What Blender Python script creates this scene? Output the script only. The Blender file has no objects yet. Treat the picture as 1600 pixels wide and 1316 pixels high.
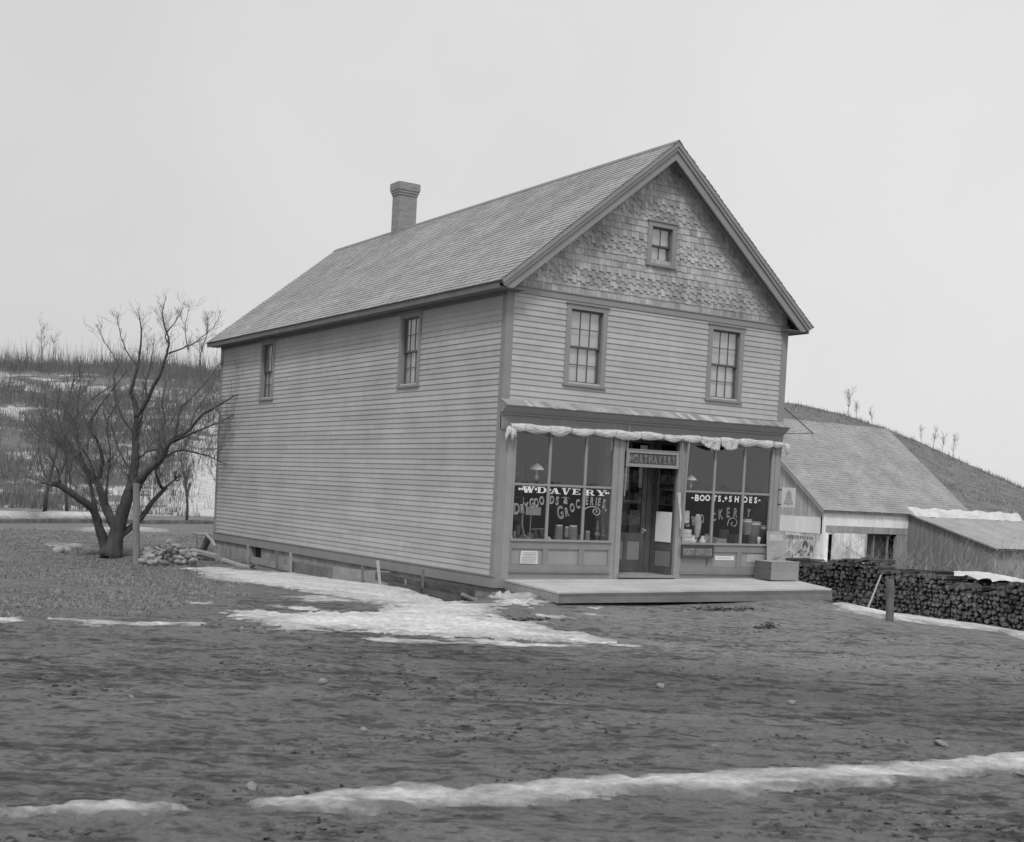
import bpy, bmesh, math, random
import numpy as np
from mathutils import Vector, Matrix, Euler
random.seed(7)
SC = bpy.context.scene
COL = SC.collection

# ---------------------------------------------------------------- camera
YAW, PITCH, ROLL = 0.5624, -0.0321, 0.0506
CAM = Vector((-12.7273, -20.6526, 1.6266)); FPX = 2001.07; CX, CY = 795.0, 833.2
FW = Vector((math.sin(YAW)*math.cos(PITCH), math.cos(YAW)*math.cos(PITCH), math.sin(PITCH)))
_rt = Vector((math.cos(YAW), -math.sin(YAW), 0)); _up = _rt.cross(FW)
RT = math.cos(ROLL)*_rt + math.sin(ROLL)*_up
UP = -math.sin(ROLL)*_rt + math.cos(ROLL)*_up
cd = bpy.data.cameras.new('camera'); cam = bpy.data.objects.new('camera', cd); COL.objects.link(cam)
M = Matrix(((RT.x, UP.x, -FW.x), (RT.y, UP.y, -FW.y), (RT.z, UP.z, -FW.z)))
cam.matrix_world = Matrix.Translation(CAM) @ M.to_4x4()
cd.sensor_width = 36; cd.lens = FPX/1600*36; cd.shift_x = 5/1600; cd.shift_y = (CY-658)/1600
cd.clip_start = .1; cd.clip_end = 3000
cd.dof.use_dof = True; cd.dof.focus_distance = 25.0; cd.dof.aperture_fstop = 4.5
SC.camera = cam

# ---------------------------------------------------------------- sky, sun, exposure
SUN_AZ_DIR = Vector((-0.62, -0.72, 0)); SUN_EL = math.radians(50)
w = bpy.data.worlds.new('World'); SC.world = w; w.use_nodes = True
nt = w.node_tree; nt.nodes.clear()
sky = nt.nodes.new('ShaderNodeTexSky'); sky.sky_type = 'NISHITA'; sky.sun_disc = False
sky.sun_elevation = SUN_EL; sky.sun_rotation = math.atan2(SUN_AZ_DIR.x, SUN_AZ_DIR.y)
sky.air_density = 1.0; sky.dust_density = 4.0
bw = nt.nodes.new('ShaderNodeRGBToBW'); nt.links.new(sky.outputs[0], bw.inputs[0])
# thin even cloud over the sky: adds a pale veil, a little brighter to one side
tc = nt.nodes.new('ShaderNodeTexCoord'); noi = nt.nodes.new('ShaderNodeTexNoise'); noi.inputs['Scale'].default_value = 1.6
noi.inputs['Detail'].default_value = 6; nt.links.new(tc.outputs['Generated'], noi.inputs['Vector'])
mr = nt.nodes.new('ShaderNodeMapRange'); mr.inputs['From Min'].default_value = .3; mr.inputs['From Max'].default_value = .7
mr.inputs['To Min'].default_value = 5.5; mr.inputs['To Max'].default_value = 6.8; nt.links.new(noi.outputs['Fac'], mr.inputs['Value'])
dp = nt.nodes.new('ShaderNodeVectorMath'); dp.operation = 'DOT_PRODUCT'; dp.inputs[1].default_value = (0.75, -0.30, -0.1)
nt.links.new(tc.outputs['Generated'], dp.inputs[0])
ad0 = nt.nodes.new('ShaderNodeMath'); ad0.operation = 'MULTIPLY_ADD'; ad0.inputs[1].default_value = 2.3
nt.links.new(dp.outputs['Value'], ad0.inputs[0]); nt.links.new(mr.outputs[0], ad0.inputs[2])
ad = nt.nodes.new('ShaderNodeMath'); ad.operation = 'MULTIPLY_ADD'; ad.inputs[1].default_value = .12
nt.links.new(bw.outputs[0], ad.inputs[0]); nt.links.new(ad0.outputs[0], ad.inputs[2])
bg = nt.nodes.new('ShaderNodeBackground'); bg.inputs['Strength'].default_value = .1
nt.links.new(ad.outputs[0], bg.inputs['Color'])
wo = nt.nodes.new('ShaderNodeOutputWorld'); nt.links.new(bg.outputs[0], wo.inputs[0])
sd = bpy.data.lights.new('sun', 'SUN'); sd.energy = 1.45; sd.angle = math.radians(12); sd.color = (1, 1, 1)
sun = bpy.data.objects.new('sun', sd); COL.objects.link(sun)
sdir = (SUN_AZ_DIR.normalized()*math.cos(SUN_EL) + Vector((0, 0, math.sin(SUN_EL))))
sun.rotation_euler = sdir.to_track_quat('Z', 'Y').to_euler(); sun.location = (-20, -20, 30)
SC.view_settings.view_transform = 'Standard'; SC.view_settings.look = 'None'
SC.view_settings.exposure = 0.07; SC.view_settings.gamma = 1.0

# ---------------------------------------------------------------- helpers
def ray(px, py): return FW + RT*((px-CX)/FPX) - UP*((py-CY)/FPX)
def at(px, py, ax, v):
    """point where the sight line of a photo pixel meets the real plane axis=v"""
    q = ray(px, py); return CAM + q*((v-CAM[ax])/q[ax])
def far(px, py, d): return CAM + ray(px, py)*d

class MB:
    def __init__(s): s.v = []; s.f = []; s.r = []
    def face(s, pts, rnd=None):
        i = len(s.v); s.v += [tuple(p) for p in pts]; s.f.append(tuple(range(i, i+len(pts))))
        s.r.append(random.random() if rnd is None else rnd)
    def box(s, x0, x1, y0, y1, z0, z1, T=None, rnd=None):
        r = random.random() if rnd is None else rnd
        c = [(x, y, z) for z in (z0, z1) for y in (y0, y1) for x in (x0, x1)]
        if T: c = [T(*p) for p in c]
        i = len(s.v); s.v += [tuple(p) for p in c]
        for q in ((0, 2, 3, 1), (4, 5, 7, 6), (0, 1, 5, 4), (2, 6, 7, 3), (0, 4, 6, 2), (1, 3, 7, 5)):
            s.f.append(tuple(i+k for k in q)); s.r.append(r)
    def bar(s, a, b, w, h, up=(0, 0, 1), rnd=None):
        a = Vector(a); b = Vector(b); d = (b-a).normalized(); u = Vector(up)
        sd_ = d.cross(u)
        if sd_.length < 1e-4: sd_ = d.cross(Vector((1, 0, 0)))
        sd_.normalize(); u = sd_.cross(d)
        c = [p + sd_*(w/2*i) + u*(h/2*j) for p in (a, b) for j in (-1, 1) for i in (-1, 1)]
        r = random.random() if rnd is None else rnd
        i = len(s.v); s.v += [tuple(p) for p in c]
        for q in ((0, 2, 3, 1), (4, 5, 7, 6), (0, 1, 5, 4), (2, 6, 7, 3), (0, 4, 6, 2), (1, 3, 7, 5)):
            s.f.append(tuple(i+k for k in q)); s.r.append(r)
    def tube(s, pts, rad, n=6, cap=True, rnd=None, wob=0):
        r = random.random() if rnd is None else rnd
        pts = [Vector(p) for p in pts]; i0 = len(s.v); m = len(pts)
        for k, p in enumerate(pts):
            d = (pts[min(k+1, m-1)] - pts[max(k-1, 0)])
            d = d.normalized() if d.length > 1e-9 else Vector((0, 0, 1))
            u = d.cross(Vector((.31, .95, .05)));  u.normalize(); v = d.cross(u)
            rr = rad[k] if hasattr(rad, '__len__') else rad
            for j in range(n):
                a = 2*math.pi*j/n; q = rr*(1+wob*random.uniform(-1, 1))
                s.v.append(tuple(p + u*(q*math.cos(a)) + v*(q*math.sin(a))))
        for k in range(m-1):
            for j in range(n):
                a = i0+k*n+j; b = i0+k*n+(j+1) % n
                s.f.append((a, b, b+n, a+n)); s.r.append(r)
        if cap:
            s.f.append(tuple(i0+j for j in range(n))[::-1]); s.r.append(r)
            s.f.append(tuple(i0+(m-1)*n+j for j in range(n))); s.r.append(r)
    def lathe(s, c, prof, n=20, rnd=None):
        r = random.random() if rnd is None else rnd
        i0 = len(s.v)
        for (rr, z) in prof:
            for j in range(n):
                a = 2*math.pi*j/n; s.v.append((c[0]+rr*math.cos(a), c[1]+rr*math.sin(a), c[2]+z))
        for k in range(len(prof)-1):
            for j in range(n):
                a = i0+k*n+j; b = i0+k*n+(j+1) % n
                s.f.append((a, b, b+n, a+n)); s.r.append(r)
    def prism(s, poly, f0, f1, rnd=None):
        """poly in 2D, f0/f1 map (u,v) to the two end faces"""
        r = random.random() if rnd is None else rnd
        n = len(poly); i = len(s.v)
        s.v += [tuple(f0(*p)) for p in poly] + [tuple(f1(*p)) for p in poly]
        s.f.append(tuple(i+k for k in range(n))); s.f.append(tuple(i+n+k for k in range(n))[::-1]); s.r += [r, r]
        for k in range(n):
            s.f.append((i+k, i+n+k, i+n+(k+1) % n, i+(k+1) % n)); s.r.append(r)
    def build(s, name, mat, parent=None, smooth=False, org=None):
        me = bpy.data.meshes.new(name)
        vs = s.v
        o = bpy.data.objects.new(name, me)
        pl = org
        if pl is None and parent is None and vs:
            a = np.array(vs); pl = ((a[:, 0].min()+a[:, 0].max())/2, (a[:, 1].min()+a[:, 1].max())/2, a[:, 2].min())
        if parent is not None:
            pl = tuple(world_loc(parent)); o.parent = parent
        else: o.location = pl
        vs = [(x-pl[0], y-pl[1], z-pl[2]) for x, y, z in vs]
        me.from_pydata(vs, [], s.f)
        at_ = me.attributes.new('rnd', 'FLOAT', 'FACE'); at_.data.foreach_set('value', np.array(s.r, dtype=np.float32))
        me.materials.append(mat)
        if smooth: me.polygons.foreach_set('use_smooth', [True]*len(me.polygons))
        COL.objects.link(o)
        return o
def world_loc(o):
    p = Vector((0, 0, 0))
    while o is not None: p = p + Vector(o.location); o = o.parent
    return p
def tag(o, label=None, cat=None, group=None, kind=None):
    if label: o['label'] = label
    if cat: o['category'] = cat
    if group: o['group'] = group
    if kind: o['kind'] = kind
    return o
def thing(name, label, cat, loc, group=None):
    o = bpy.data.objects.new(name, None); COL.objects.link(o); o.location = loc; o.empty_display_size = .2
    return tag(o, label, cat, group)

def g3(v): return (v, v, v, 1)
def mat(name, c0, c1=None, scale=4., stretch=(1, 1, 1), rough=.85, bump=0., bscale=None, rv=0., streak=0., coord='Object', spec=.3, det=6, rot=0):
    """grey procedural surface: c0..c1 by noise, rv = per-face value spread, streak = extra fine grain"""
    m = bpy.data.materials.new(name); m.use_nodes = True; n = m.node_tree.nodes; L = m.node_tree.links
    b = n['Principled BSDF']; b.inputs['Roughness'].default_value = rough; b.inputs['Specular IOR Level'].default_value = spec
    t = n.new('ShaderNodeTexCoord'); mp = n.new('ShaderNodeMapping'); mp.inputs['Scale'].default_value = stretch; mp.inputs['Rotation'].default_value = (0, 0, rot)
    L.new(t.outputs[coord], mp.inputs[0])
    no = n.new('ShaderNodeTexNoise'); no.inputs['Scale'].default_value = scale; no.inputs['Detail'].default_value = det; L.new(mp.outputs[0], no.inputs['Vector'])
    r = n.new('ShaderNodeMapRange'); r.inputs['From Min'].default_value = .3; r.inputs['From Max'].default_value = .7
    c1 = c0 if c1 is None else c1
    r.inputs['To Min'].default_value = c0; r.inputs['To Max'].default_value = c1; L.new(no.outputs['Fac'], r.inputs['Value'])
    out = r.outputs[0]
    if streak:
        n2 = n.new('ShaderNodeTexNoise'); n2.inputs['Scale'].default_value = scale*7; n2.inputs['Detail'].default_value = 3; L.new(mp.outputs[0], n2.inputs['Vector'])
        r2 = n.new('ShaderNodeMapRange'); r2.inputs['From Min'].default_value = .3; r2.inputs['From Max'].default_value = .7
        r2.inputs['To Min'].default_value = 1-streak; r2.inputs['To Max'].default_value = 1+streak; L.new(n2.outputs['Fac'], r2.inputs['Value'])
        mu = n.new('ShaderNodeMath'); mu.operation = 'MULTIPLY'; L.new(out, mu.inputs[0]); L.new(r2.outputs[0], mu.inputs[1]); out = mu.outputs[0]
    if rv:
        a = n.new('ShaderNodeAttribute'); a.attribute_name = 'rnd'
        r3 = n.new('ShaderNodeMapRange'); r3.inputs['To Min'].default_value = 1-rv; r3.inputs['To Max'].default_value = 1+rv; L.new(a.outputs['Fac'], r3.inputs['Value'])
        mu = n.new('ShaderNodeMath'); mu.operation = 'MULTIPLY'; L.new(out, mu.inputs[0]); L.new(r3.outputs[0], mu.inputs[1]); out = mu.outputs[0]
    cb = n.new('ShaderNodeCombineColor')
    for k in range(3): L.new(out, cb.inputs[k])
    L.new(cb.outputs[0], b.inputs['Base Color'])
    if bump:
        n4 = n.new('ShaderNodeTexNoise'); n4.inputs['Scale'].default_value = bscale or scale*4; n4.inputs['Detail'].default_value = 5; L.new(mp.outputs[0], n4.inputs['Vector'])
        bp = n.new('ShaderNodeBump'); bp.inputs['Strength'].default_value = 1; bp.inputs['Distance'].default_value = bump
        L.new(n4.outputs['Fac'], bp.inputs['Height']); L.new(bp.outputs[0], b.inputs['Normal'])
    return m
def glass(name, refl=.12, tint=.8, wav=.002):
    m = bpy.data.materials.new(name); m.use_nodes = True; n = m.node_tree.nodes; L = m.node_tree.links; n.clear()
    o = n.new('ShaderNodeOutputMaterial'); mx = n.new('ShaderNodeMixShader')
    tr = n.new('ShaderNodeBsdfTransparent'); tr.inputs[0].default_value = g3(tint)
    gl = n.new('ShaderNodeBsdfGlossy'); gl.inputs['Roughness'].default_value = .03; gl.inputs[0].default_value = g3(.95)
    fr = n.new('ShaderNodeLayerWeight'); fr.inputs[0].default_value = .5
    r = n.new('ShaderNodeMapRange'); r.inputs['To Min'].default_value = refl; r.inputs['To Max'].default_value = 1; r.inputs['From Min'].default_value = .05
    pw = n.new('ShaderNodeMath'); pw.operation = 'POWER'; pw.inputs[1].default_value = 3; L.new(fr.outputs['Facing'], pw.inputs[0]); L.new(pw.outputs[0], r.inputs['Value'])
    t = n.new('ShaderNodeTexCoord'); no = n.new('ShaderNodeTexNoise'); no.inputs['Scale'].default_value = 3; L.new(t.outputs['Object'], no.inputs['Vector'])
    bp = n.new('ShaderNodeBump'); bp.inputs['Distance'].default_value = wav; L.new(no.outputs['Fac'], bp.inputs['Height'])
    L.new(bp.outputs[0], gl.inputs['Normal'])
    L.new(r.outputs[0], mx.inputs[0]); L.new(tr.outputs[0], mx.inputs[1]); L.new(gl.outputs[0], mx.inputs[2]); L.new(mx.outputs[0], o.inputs[0])
    return m

M_CLAP = mat('clapboard_paint', .41, .50, .8, (1, 1, .8), .7, bump=.002, bscale=30, rv=.07, streak=.05)
M_TRIM = mat('trim_paint', .265, .30, 2, rough=.65, streak=.03, rv=.03)
M_SHOP = mat('shopfront_paint', .225, .27, 3, rough=.5, streak=.04, rv=.03)
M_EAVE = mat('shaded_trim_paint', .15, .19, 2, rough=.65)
M_PANEL = mat('panel_paint', .29, .33, 3, rough=.6, streak=.03)
M_SASH = mat('dark_sash_paint', .10, .13, 3, rough=.5)
M_DOOR = mat('dark_door_paint', .085, .14, 3, rough=.45)
M_ROOF = mat('roof_shingle', .35, .46, .9, (1, 1, 1), .9, bump=.003, bscale=40, rv=.14, streak=.05)
M_GABLE = mat('weathered_shingle', .27, .48, 1.6, (1, 1, .5), .9, bump=.004, bscale=30, rv=.28, streak=.12)
M_WOOD = mat('weathered_plank', .26, .38, 1.5, (1, 1, 1), .9, bump=.003, bscale=30, rv=.12, streak=.10)
M_OLDW = mat('old_grey_board', .13, .24, 2, (1, 1, 1), .95, bump=.006, bscale=20, rv=.2, streak=.15)
M_SNOW = mat('snow', .56, .72, 2.2, rough=.75, bump=.03, bscale=9, streak=.08)
def old_snow():
    m = mat('old_snow', .56, .78, 1.6, rough=.85, bump=.03, bscale=30, streak=.22); n = m.node_tree.nodes; L = m.node_tree.links; b = n['Principled BSDF']
    src = b.inputs['Base Color'].links[0].from_socket; a = n.new('ShaderNodeAttribute'); a.attribute_name = 'dirt'
    t = n.new('ShaderNodeTexCoord'); mp = n.new('ShaderNodeMapping'); mp.vector_type = 'TEXTURE'; mp.inputs['Rotation'].default_value = (0, 0, -.56); mp.inputs['Scale'].default_value = (1.8, 1, 1); L.new(t.outputs['Object'], mp.inputs[0])
    q = n.new('ShaderNodeTexNoise'); q.inputs['Scale'].default_value = 4.5; q.inputs['Detail'].default_value = 8; q.inputs['Roughness'].default_value = .65; L.new(mp.outputs[0], q.inputs['Vector'])
    s_ = n.new('ShaderNodeMath'); s_.operation = 'ADD'; L.new(a.outputs['Fac'], s_.inputs[0]); L.new(q.outputs['Fac'], s_.inputs[1])
    r = n.new('ShaderNodeMapRange'); r.inputs['From Min'].default_value = .72; r.inputs['From Max'].default_value = 1.15; L.new(s_.outputs[0], r.inputs['Value'])
    mx = n.new('ShaderNodeMix'); mx.data_type = 'RGBA'; mx.inputs[7].default_value = g3(.17); L.new(r.outputs[0], mx.inputs[0]); L.new(src, mx.inputs[6]); L.new(mx.outputs[2], b.inputs['Base Color']); return m
M_OLDSNOW = old_snow()
M_BARK = mat('bark', .055, .105, 9, (1, 1, .3), .95, bump=.015, bscale=25, streak=.2)
M_TWIG = mat('twig', .11, .19, 5, rough=.95, rv=.3)
M_LOG = mat('firewood', .045, .17, 1.6, rough=.95, bump=.01, bscale=20, rv=.5, streak=.3)
M_STONEW = mat('fieldstone', .24, .48, 6, rough=.95, bump=.02, bscale=12, rv=.35, streak=.12)
M_CLOTH = mat('bleached_canvas', .50, .74, 5, (1, 3, 3), rough=.95, bump=.012, bscale=16, streak=.10)
M_BRIGHT = mat('bright_linen', .84, .88, 5, rough=.9)
M_IRON = mat('iron', .06, .09, 8, rough=.5)
M_WHITE = mat('white_paint', .72, .80, 8, rough=.6)
M_LETTER = mat('dull_letter_paint', .30, .38, 12, rough=.6)
M_PAPER = mat('paper', .60, .70, 8, rough=.9)
M_INK = mat('ink', .10, .14, 8, rough=.9)
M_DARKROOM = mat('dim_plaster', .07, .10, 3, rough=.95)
M_MIDW = mat('porcelain', .40, .46, 8, rough=.4)
M_PANESKY = mat('pane_sky_tone', .50, .60, 3, rough=.9, stretch=(1, 1, .3))  # pale tone carrying the sky's reflection in the upper panes
M_GLASS = glass('window_glass', .16, .97)
M_SHOPGLASS = glass('shop_glass', .10, .93, .0012)
M_BRUSHG = mat('dry_grass', .20, .34, 5, rough=.95, rv=.4)

def brick_mat():
    m = bpy.data.materials.new('chimney_brick'); m.use_nodes = True; n = m.node_tree.nodes; L = m.node_tree.links; b = n['Principled BSDF']
    b.inputs['Roughness'].default_value = .9
    t = n.new('ShaderNodeTexCoord'); s = n.new('ShaderNodeSeparateXYZ'); L.new(t.outputs['Object'], s.inputs[0])
    a = n.new('ShaderNodeMath'); L.new(s.outputs[0], a.inputs[0]); L.new(s.outputs[1], a.inputs[1])
    c = n.new('ShaderNodeCombineXYZ'); L.new(a.outputs[0], c.inputs[0]); L.new(s.outputs[2], c.inputs[1])
    k = n.new('ShaderNodeTexBrick'); k.inputs['Scale'].default_value = 1; k.inputs['Brick Width'].default_value = .21; k.inputs['Row Height'].default_value = .072
    k.inputs['Mortar Size'].default_value = .006; k.inputs['Color1'].default_value = g3(.24); k.inputs['Color2'].default_value = g3(.31); k.inputs['Mortar'].default_value = g3(.37)
    L.new(c.outputs[0], k.inputs['Vector']); L.new(k.outputs['Color'], b.inputs['Base Color'])
    bp = n.new('ShaderNodeBump'); bp.inputs['Distance'].default_value = .01; bp.invert = True; L.new(k.outputs['Fac'], bp.inputs['Height']); L.new(bp.outputs[0], b.inputs['Normal'])
    return m
M_BRICK = brick_mat()
def stone_wall_mat():
    m = mat('foundation_stone', .26, .40, 3, rough=.95); n = m.node_tree.nodes; L = m.node_tree.links; b = n['Principled BSDF']
    t = n.new('ShaderNodeTexCoord'); v = n.new('ShaderNodeTexVoronoi'); v.feature = 'DISTANCE_TO_EDGE'; v.inputs['Scale'].default_value = 3.2
    L.new(t.outputs['Object'], v.inputs['Vector'])
    r = n.new('ShaderNodeMapRange'); r.inputs['From Max'].default_value = .05; r.inputs['To Min'].default_value = .78; r.inputs['To Max'].default_value = 1
    L.new(v.outputs['Distance'], r.inputs['Value'])
    src = b.inputs['Base Color'].links[0].from_socket; mx = n.new('ShaderNodeMix'); mx.data_type = 'RGBA'; mx.blend_type = 'MULTIPLY'; mx.inputs[0].default_value = 1
    L.new(src, mx.inputs[6]); L.new(r.outputs[0], mx.inputs[7]); L.new(mx.outputs[2], b.inputs['Base Color'])
    bp = n.new('ShaderNodeBump'); bp.inputs['Distance'].default_value = .02; L.new(r.outputs[0], bp.inputs['Height']); L.new(bp.outputs[0], b.inputs['Normal'])
    return m
M_FOUND = stone_wall_mat()

# numpy noise
_rng = np.random.default_rng(3); _T = _rng.random((256, 256))
def vnoise(x, y):
    xi = np.floor(x).astype(int); yi = np.floor(y).astype(int); fx = x-xi; fy = y-yi
    fx = fx*fx*(3-2*fx); fy = fy*fy*(3-2*fy); g = lambda a, b: _T[a % 256, b % 256]
    return (g(xi, yi)*(1-fx)+g(xi+1, yi)*fx)*(1-fy)+(g(xi, yi+1)*(1-fx)+g(xi+1, yi+1)*fx)*fy
def fbm(x, y, o=4):
    s = 0; a = .5; t = 0
    for k in range(o): s = s+a*vnoise(x*2**k+17*k, y*2**k+31*k); t += a; a *= .5
    return s/t-.5

# ---------------------------------------------------------------- ground height
CP = np.array([(.2, -2, -.335), (3.5, -2.05, -.335), (7, -2, -.32), (.05, -1, -.27), (.1, -1.7, -.31), (3.5, -.5, -.4), (3.5, 6, -.6), (-.4, -.4, -.38), (-.5, 0, -.44), (-.5, 2, -.47), (-.5, 4, -.5), (-.5, 8, -.63), (-.5, 12, -.62), (-1, 15.5, -.78),
    (-2.3, 18.2, -.92), (-2.2, 15.8, -.95), (-3, 12, -.78), (-3, 6, -.55), (-3, 0, -.42), (-2, -4, -.36), (-8, 0, -.42), (-8, 8, -.62), (-12.7, -20.6, -.12), (-8.7, -14.5, -.2), (-5, -9, -.28), (-12, -10, -.25), (-16, -4, -.3), (-14, 6, -.5),
    (2, -8, -.3), (6, -10, -.3), (6.8, -3.7, -.48), (8.5, -1.4, -.58), (9.6, 1, -.68), (9.8, -2, -.68), (10.6, 4, -.75), (10.6, -5, -.78), (13, 2, -.85), (12, -12, -.55), (20, 5, -.9), (24.3, 15, -.98), (30, 10, -1.0), (29, -6, -.9),
    (0, 30, -1.0), (8, 45, -1.15), (3, 53, -1.2), (-10, 40, -1.1), (-10, 80, -1.3), (12, 85, -1.5), (45, 45, -1.5), (80, 40, -1.6), (70, -20, -1.2), (-40, 20, -.8), (-50, -30, -.3), (0, -60, -.2), (50, -60, -.6), (-60, 60, -1.2), (60, 80, -1.8)])
def _k(d2): return np.sqrt(d2+2.5)
_A = _k(((CP[:, None, :2]-CP[None, :, :2])**2).sum(2)); _n = len(CP)
_B = np.block([[_A+np.eye(_n)*.02, np.ones((_n, 1))], [np.ones((1, _n)), np.zeros((1, 1))]])
_W = np.linalg.solve(_B, np.append(CP[:, 2], 0))
RDX, RDY = .846, -.531      # direction of the road
def gh(x, y, fine=True):
    x = np.asarray(x, float); y = np.asarray(y, float); sh = x.shape; x = x.ravel(); y = y.ravel()
    bank = .10*np.clip(1-np.abs(x+.15)/.45, 0, 1)*np.clip((2.6-y)/2, 0, 1)*(y > -.6); z = np.full(x.shape, _W[-1])+bank
    for i in range(_n): z = z+_W[i]*_k((x-CP[i, 0])**2+(y-CP[i, 1])**2)
    if fine:
        u = x*RDX+y*RDY; v = -x*RDY+y*RDX        # along / across the road
        near = np.clip((-1.2-v)/3, 0, 1)
        z = z+.020*fbm(u*.5, v*1.6, 4)+near*(.055*fbm(u*.45+9, v*2.4, 3)+.050*fbm(u*2.6, v*6, 3)+.022*fbm(u*8, v*14+3, 2)+.045*np.abs(fbm(u*.06+3, v*3.2, 3)))
        z = z+.05*fbm(x*.25, y*.25, 2)
    return z.reshape(sh)
def ghs(x, y): return float(gh(np.array([x]), np.array([y]))[0])
def onground(px, py, z=-.4):
    for _ in range(8):
        p = at(px, py, 2, z); z = ghs(p.x, p.y)
    return p
# ---------------------------------------------------------------- hills beyond 95 m
HP = [(-180, 3), (-90, 5), (-40, 14), (-20.2, 16.6), (-16.6, 17.5), (-12.8, 17.4), (-5, 18.5), (5, 18.5), (12.2, 17.0), (13.8, 15.9), (15, 15.1), (16.3, 13.4), (17.6, 11.8), (18.7, 10.25), (21.9, 5.6), (30, 3), (60, 4), (120, 3), (180, 3)]
def hilltop(az): return np.interp(az, [p[0] for p in HP], [p[1] for p in HP])
def hh(x, y):
    dx = x-CAM.x; dy = y-CAM.y; r = np.hypot(dx, dy); az = np.degrees(np.arctan2(dx, dy))-math.degrees(YAW); az = (az+180) % 360-180
    t = np.clip((r-104)/(196-104), 0, 1); t = t*t*(3-2*t)*.45+t*.55
    base = gh(x, y, False); top = hilltop(az)+.5*fbm(az*.6, az*0, 3)
    step = .9*np.sin(t*13+az*.12)*t*(1-t)*2
    z = base+(top-base)*t+step+(fbm(x*.08, y*.08, 3))*2.4*t*(1-t)
    return np.where(r > 196, z-(r-196)*.03, z)

def grid_mesh(name, rs, azs, zf, close=True):
    R_, A_ = np.meshgrid(rs, np.radians(azs), indexing='ij')
    X = CAM.x+R_*np.sin(A_+YAW); Y = CAM.y+R_*np.cos(A_+YAW); Z = zf(X, Y)
    nr, na = R_.shape
    idx = np.arange(nr*na).reshape(nr, na)
    a = idx[:-1, :-1].ravel(); b = idx[1:, :-1].ravel(); c = idx[1:, 1:].ravel(); d = idx[:-1, 1:].ravel()
    return X, Y, Z, np.stack([a, b, c, d], 1)
def np_obj(name, V, F, m, smooth=True, attrs=None):
    me = bpy.data.meshes.new(name)
    me.vertices.add(len(V)); me.vertices.foreach_set('co', V.astype(np.float32).ravel())
    k = F.shape[1]; me.loops.add(F.size); me.loops.foreach_set('vertex_index', F.astype(np.int32).ravel())
    me.polygons.add(len(F)); me.polygons.foreach_set('loop_start', np.arange(0, F.size, k, dtype=np.int32)); me.polygons.foreach_set('loop_total', np.full(len(F), k, dtype=np.int32))
    if smooth: me.polygons.foreach_set('use_smooth', np.ones(len(F), dtype=bool))
    me.update(calc_edges=True); me.validate()
    for nme, val in (attrs or {}).items():
        at_ = me.attributes.new(nme, 'FLOAT', 'POINT'); at_.data.foreach_set('value', val.astype(np.float32).ravel())
    me.materials.append(m); o = bpy.data.objects.new(name, me); COL.objects.link(o); return o

# polygons traced on the ground (photo pixels put back on the terrain), soft mask
def gpoly(pts): return np.array([(p.x, p.y) for p in (onground(*q) for q in pts)])
def sdist(X, Y, P):
    """signed distance, positive inside"""
    d = np.full(X.shape, 1e9); ins = np.zeros(X.shape, bool); n = len(P)
    for i in range(n):
        ax, ay = P[i]; bx, by = P[(i+1) % n]; ex, ey = bx-ax, by-ay; wx, wy = X-ax, Y-ay
        t = np.clip((wx*ex+wy*ey)/(ex*ex+ey*ey+1e-12), 0, 1); d = np.minimum(d, (wx-ex*t)**2+(wy-ey*t)**2)
        c = (ay > Y) != (by > Y); c &= X < (bx-ax)*(Y-ay)/((by-ay) if abs(by-ay) > 1e-12 else 1e-12)+ax; ins ^= c
    d = np.sqrt(d); return np.where(ins, d, -d)

# ground + grass mask
fineaz = np.arange(-26, 27, .13); azs = np.concatenate([np.arange(-180, -26, 4), fineaz, np.arange(30, 181, 4)])
rs = np.concatenate([[.3, 1.5, 3], np.exp(np.arange(math.log(4.5), math.log(28), .0042)), np.exp(np.arange(math.log(28.1), math.log(110), .008))])
GX, GY, GZ, GF = grid_mesh('g', rs, azs, gh)
GRASS = gpoly([(-150, 845), (60, 835), (180, 830), (340, 832), (335, 850), (300, 868), (288, 884), (300, 900), (330, 925), (262, 950), (200, 962), (60, 962), (-150, 962)])
gm = sdist(GX, GY, GRASS)
backf = np.clip((GY-GX*.2-17)/4, 0, 1)
gmask = np.clip(.5+gm/2.2+fbm(GX*1.3, GY*1.3, 4)*1.4, 0, 1)
gmask = np.maximum(gmask, backf)
DRY = gpoly([(880, 950), (1000, 944), (1300, 940), (1420, 960), (1620, 990), (1620, 1060), (1400, 1060), (1200, 1040), (1000, 1020), (900, 990)])
WET = gpoly([(420, 1040), (700, 1022), (1000, 1030), (1300, 1062), (1540, 1080), (1540, 1130), (1250, 1105), (900, 1095), (600, 1090), (430, 1075)])
dry = .5*np.clip(.5+sdist(GX, GY, DRY)/1.6+fbm(GX*.8, GY*.8, 4)*1.2, 0, 1)-.5*np.clip(.5+sdist(GX, GY, WET)/2.2+fbm(GX*.8+9, GY*.8, 4)*1.6, 0, 1)
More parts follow.
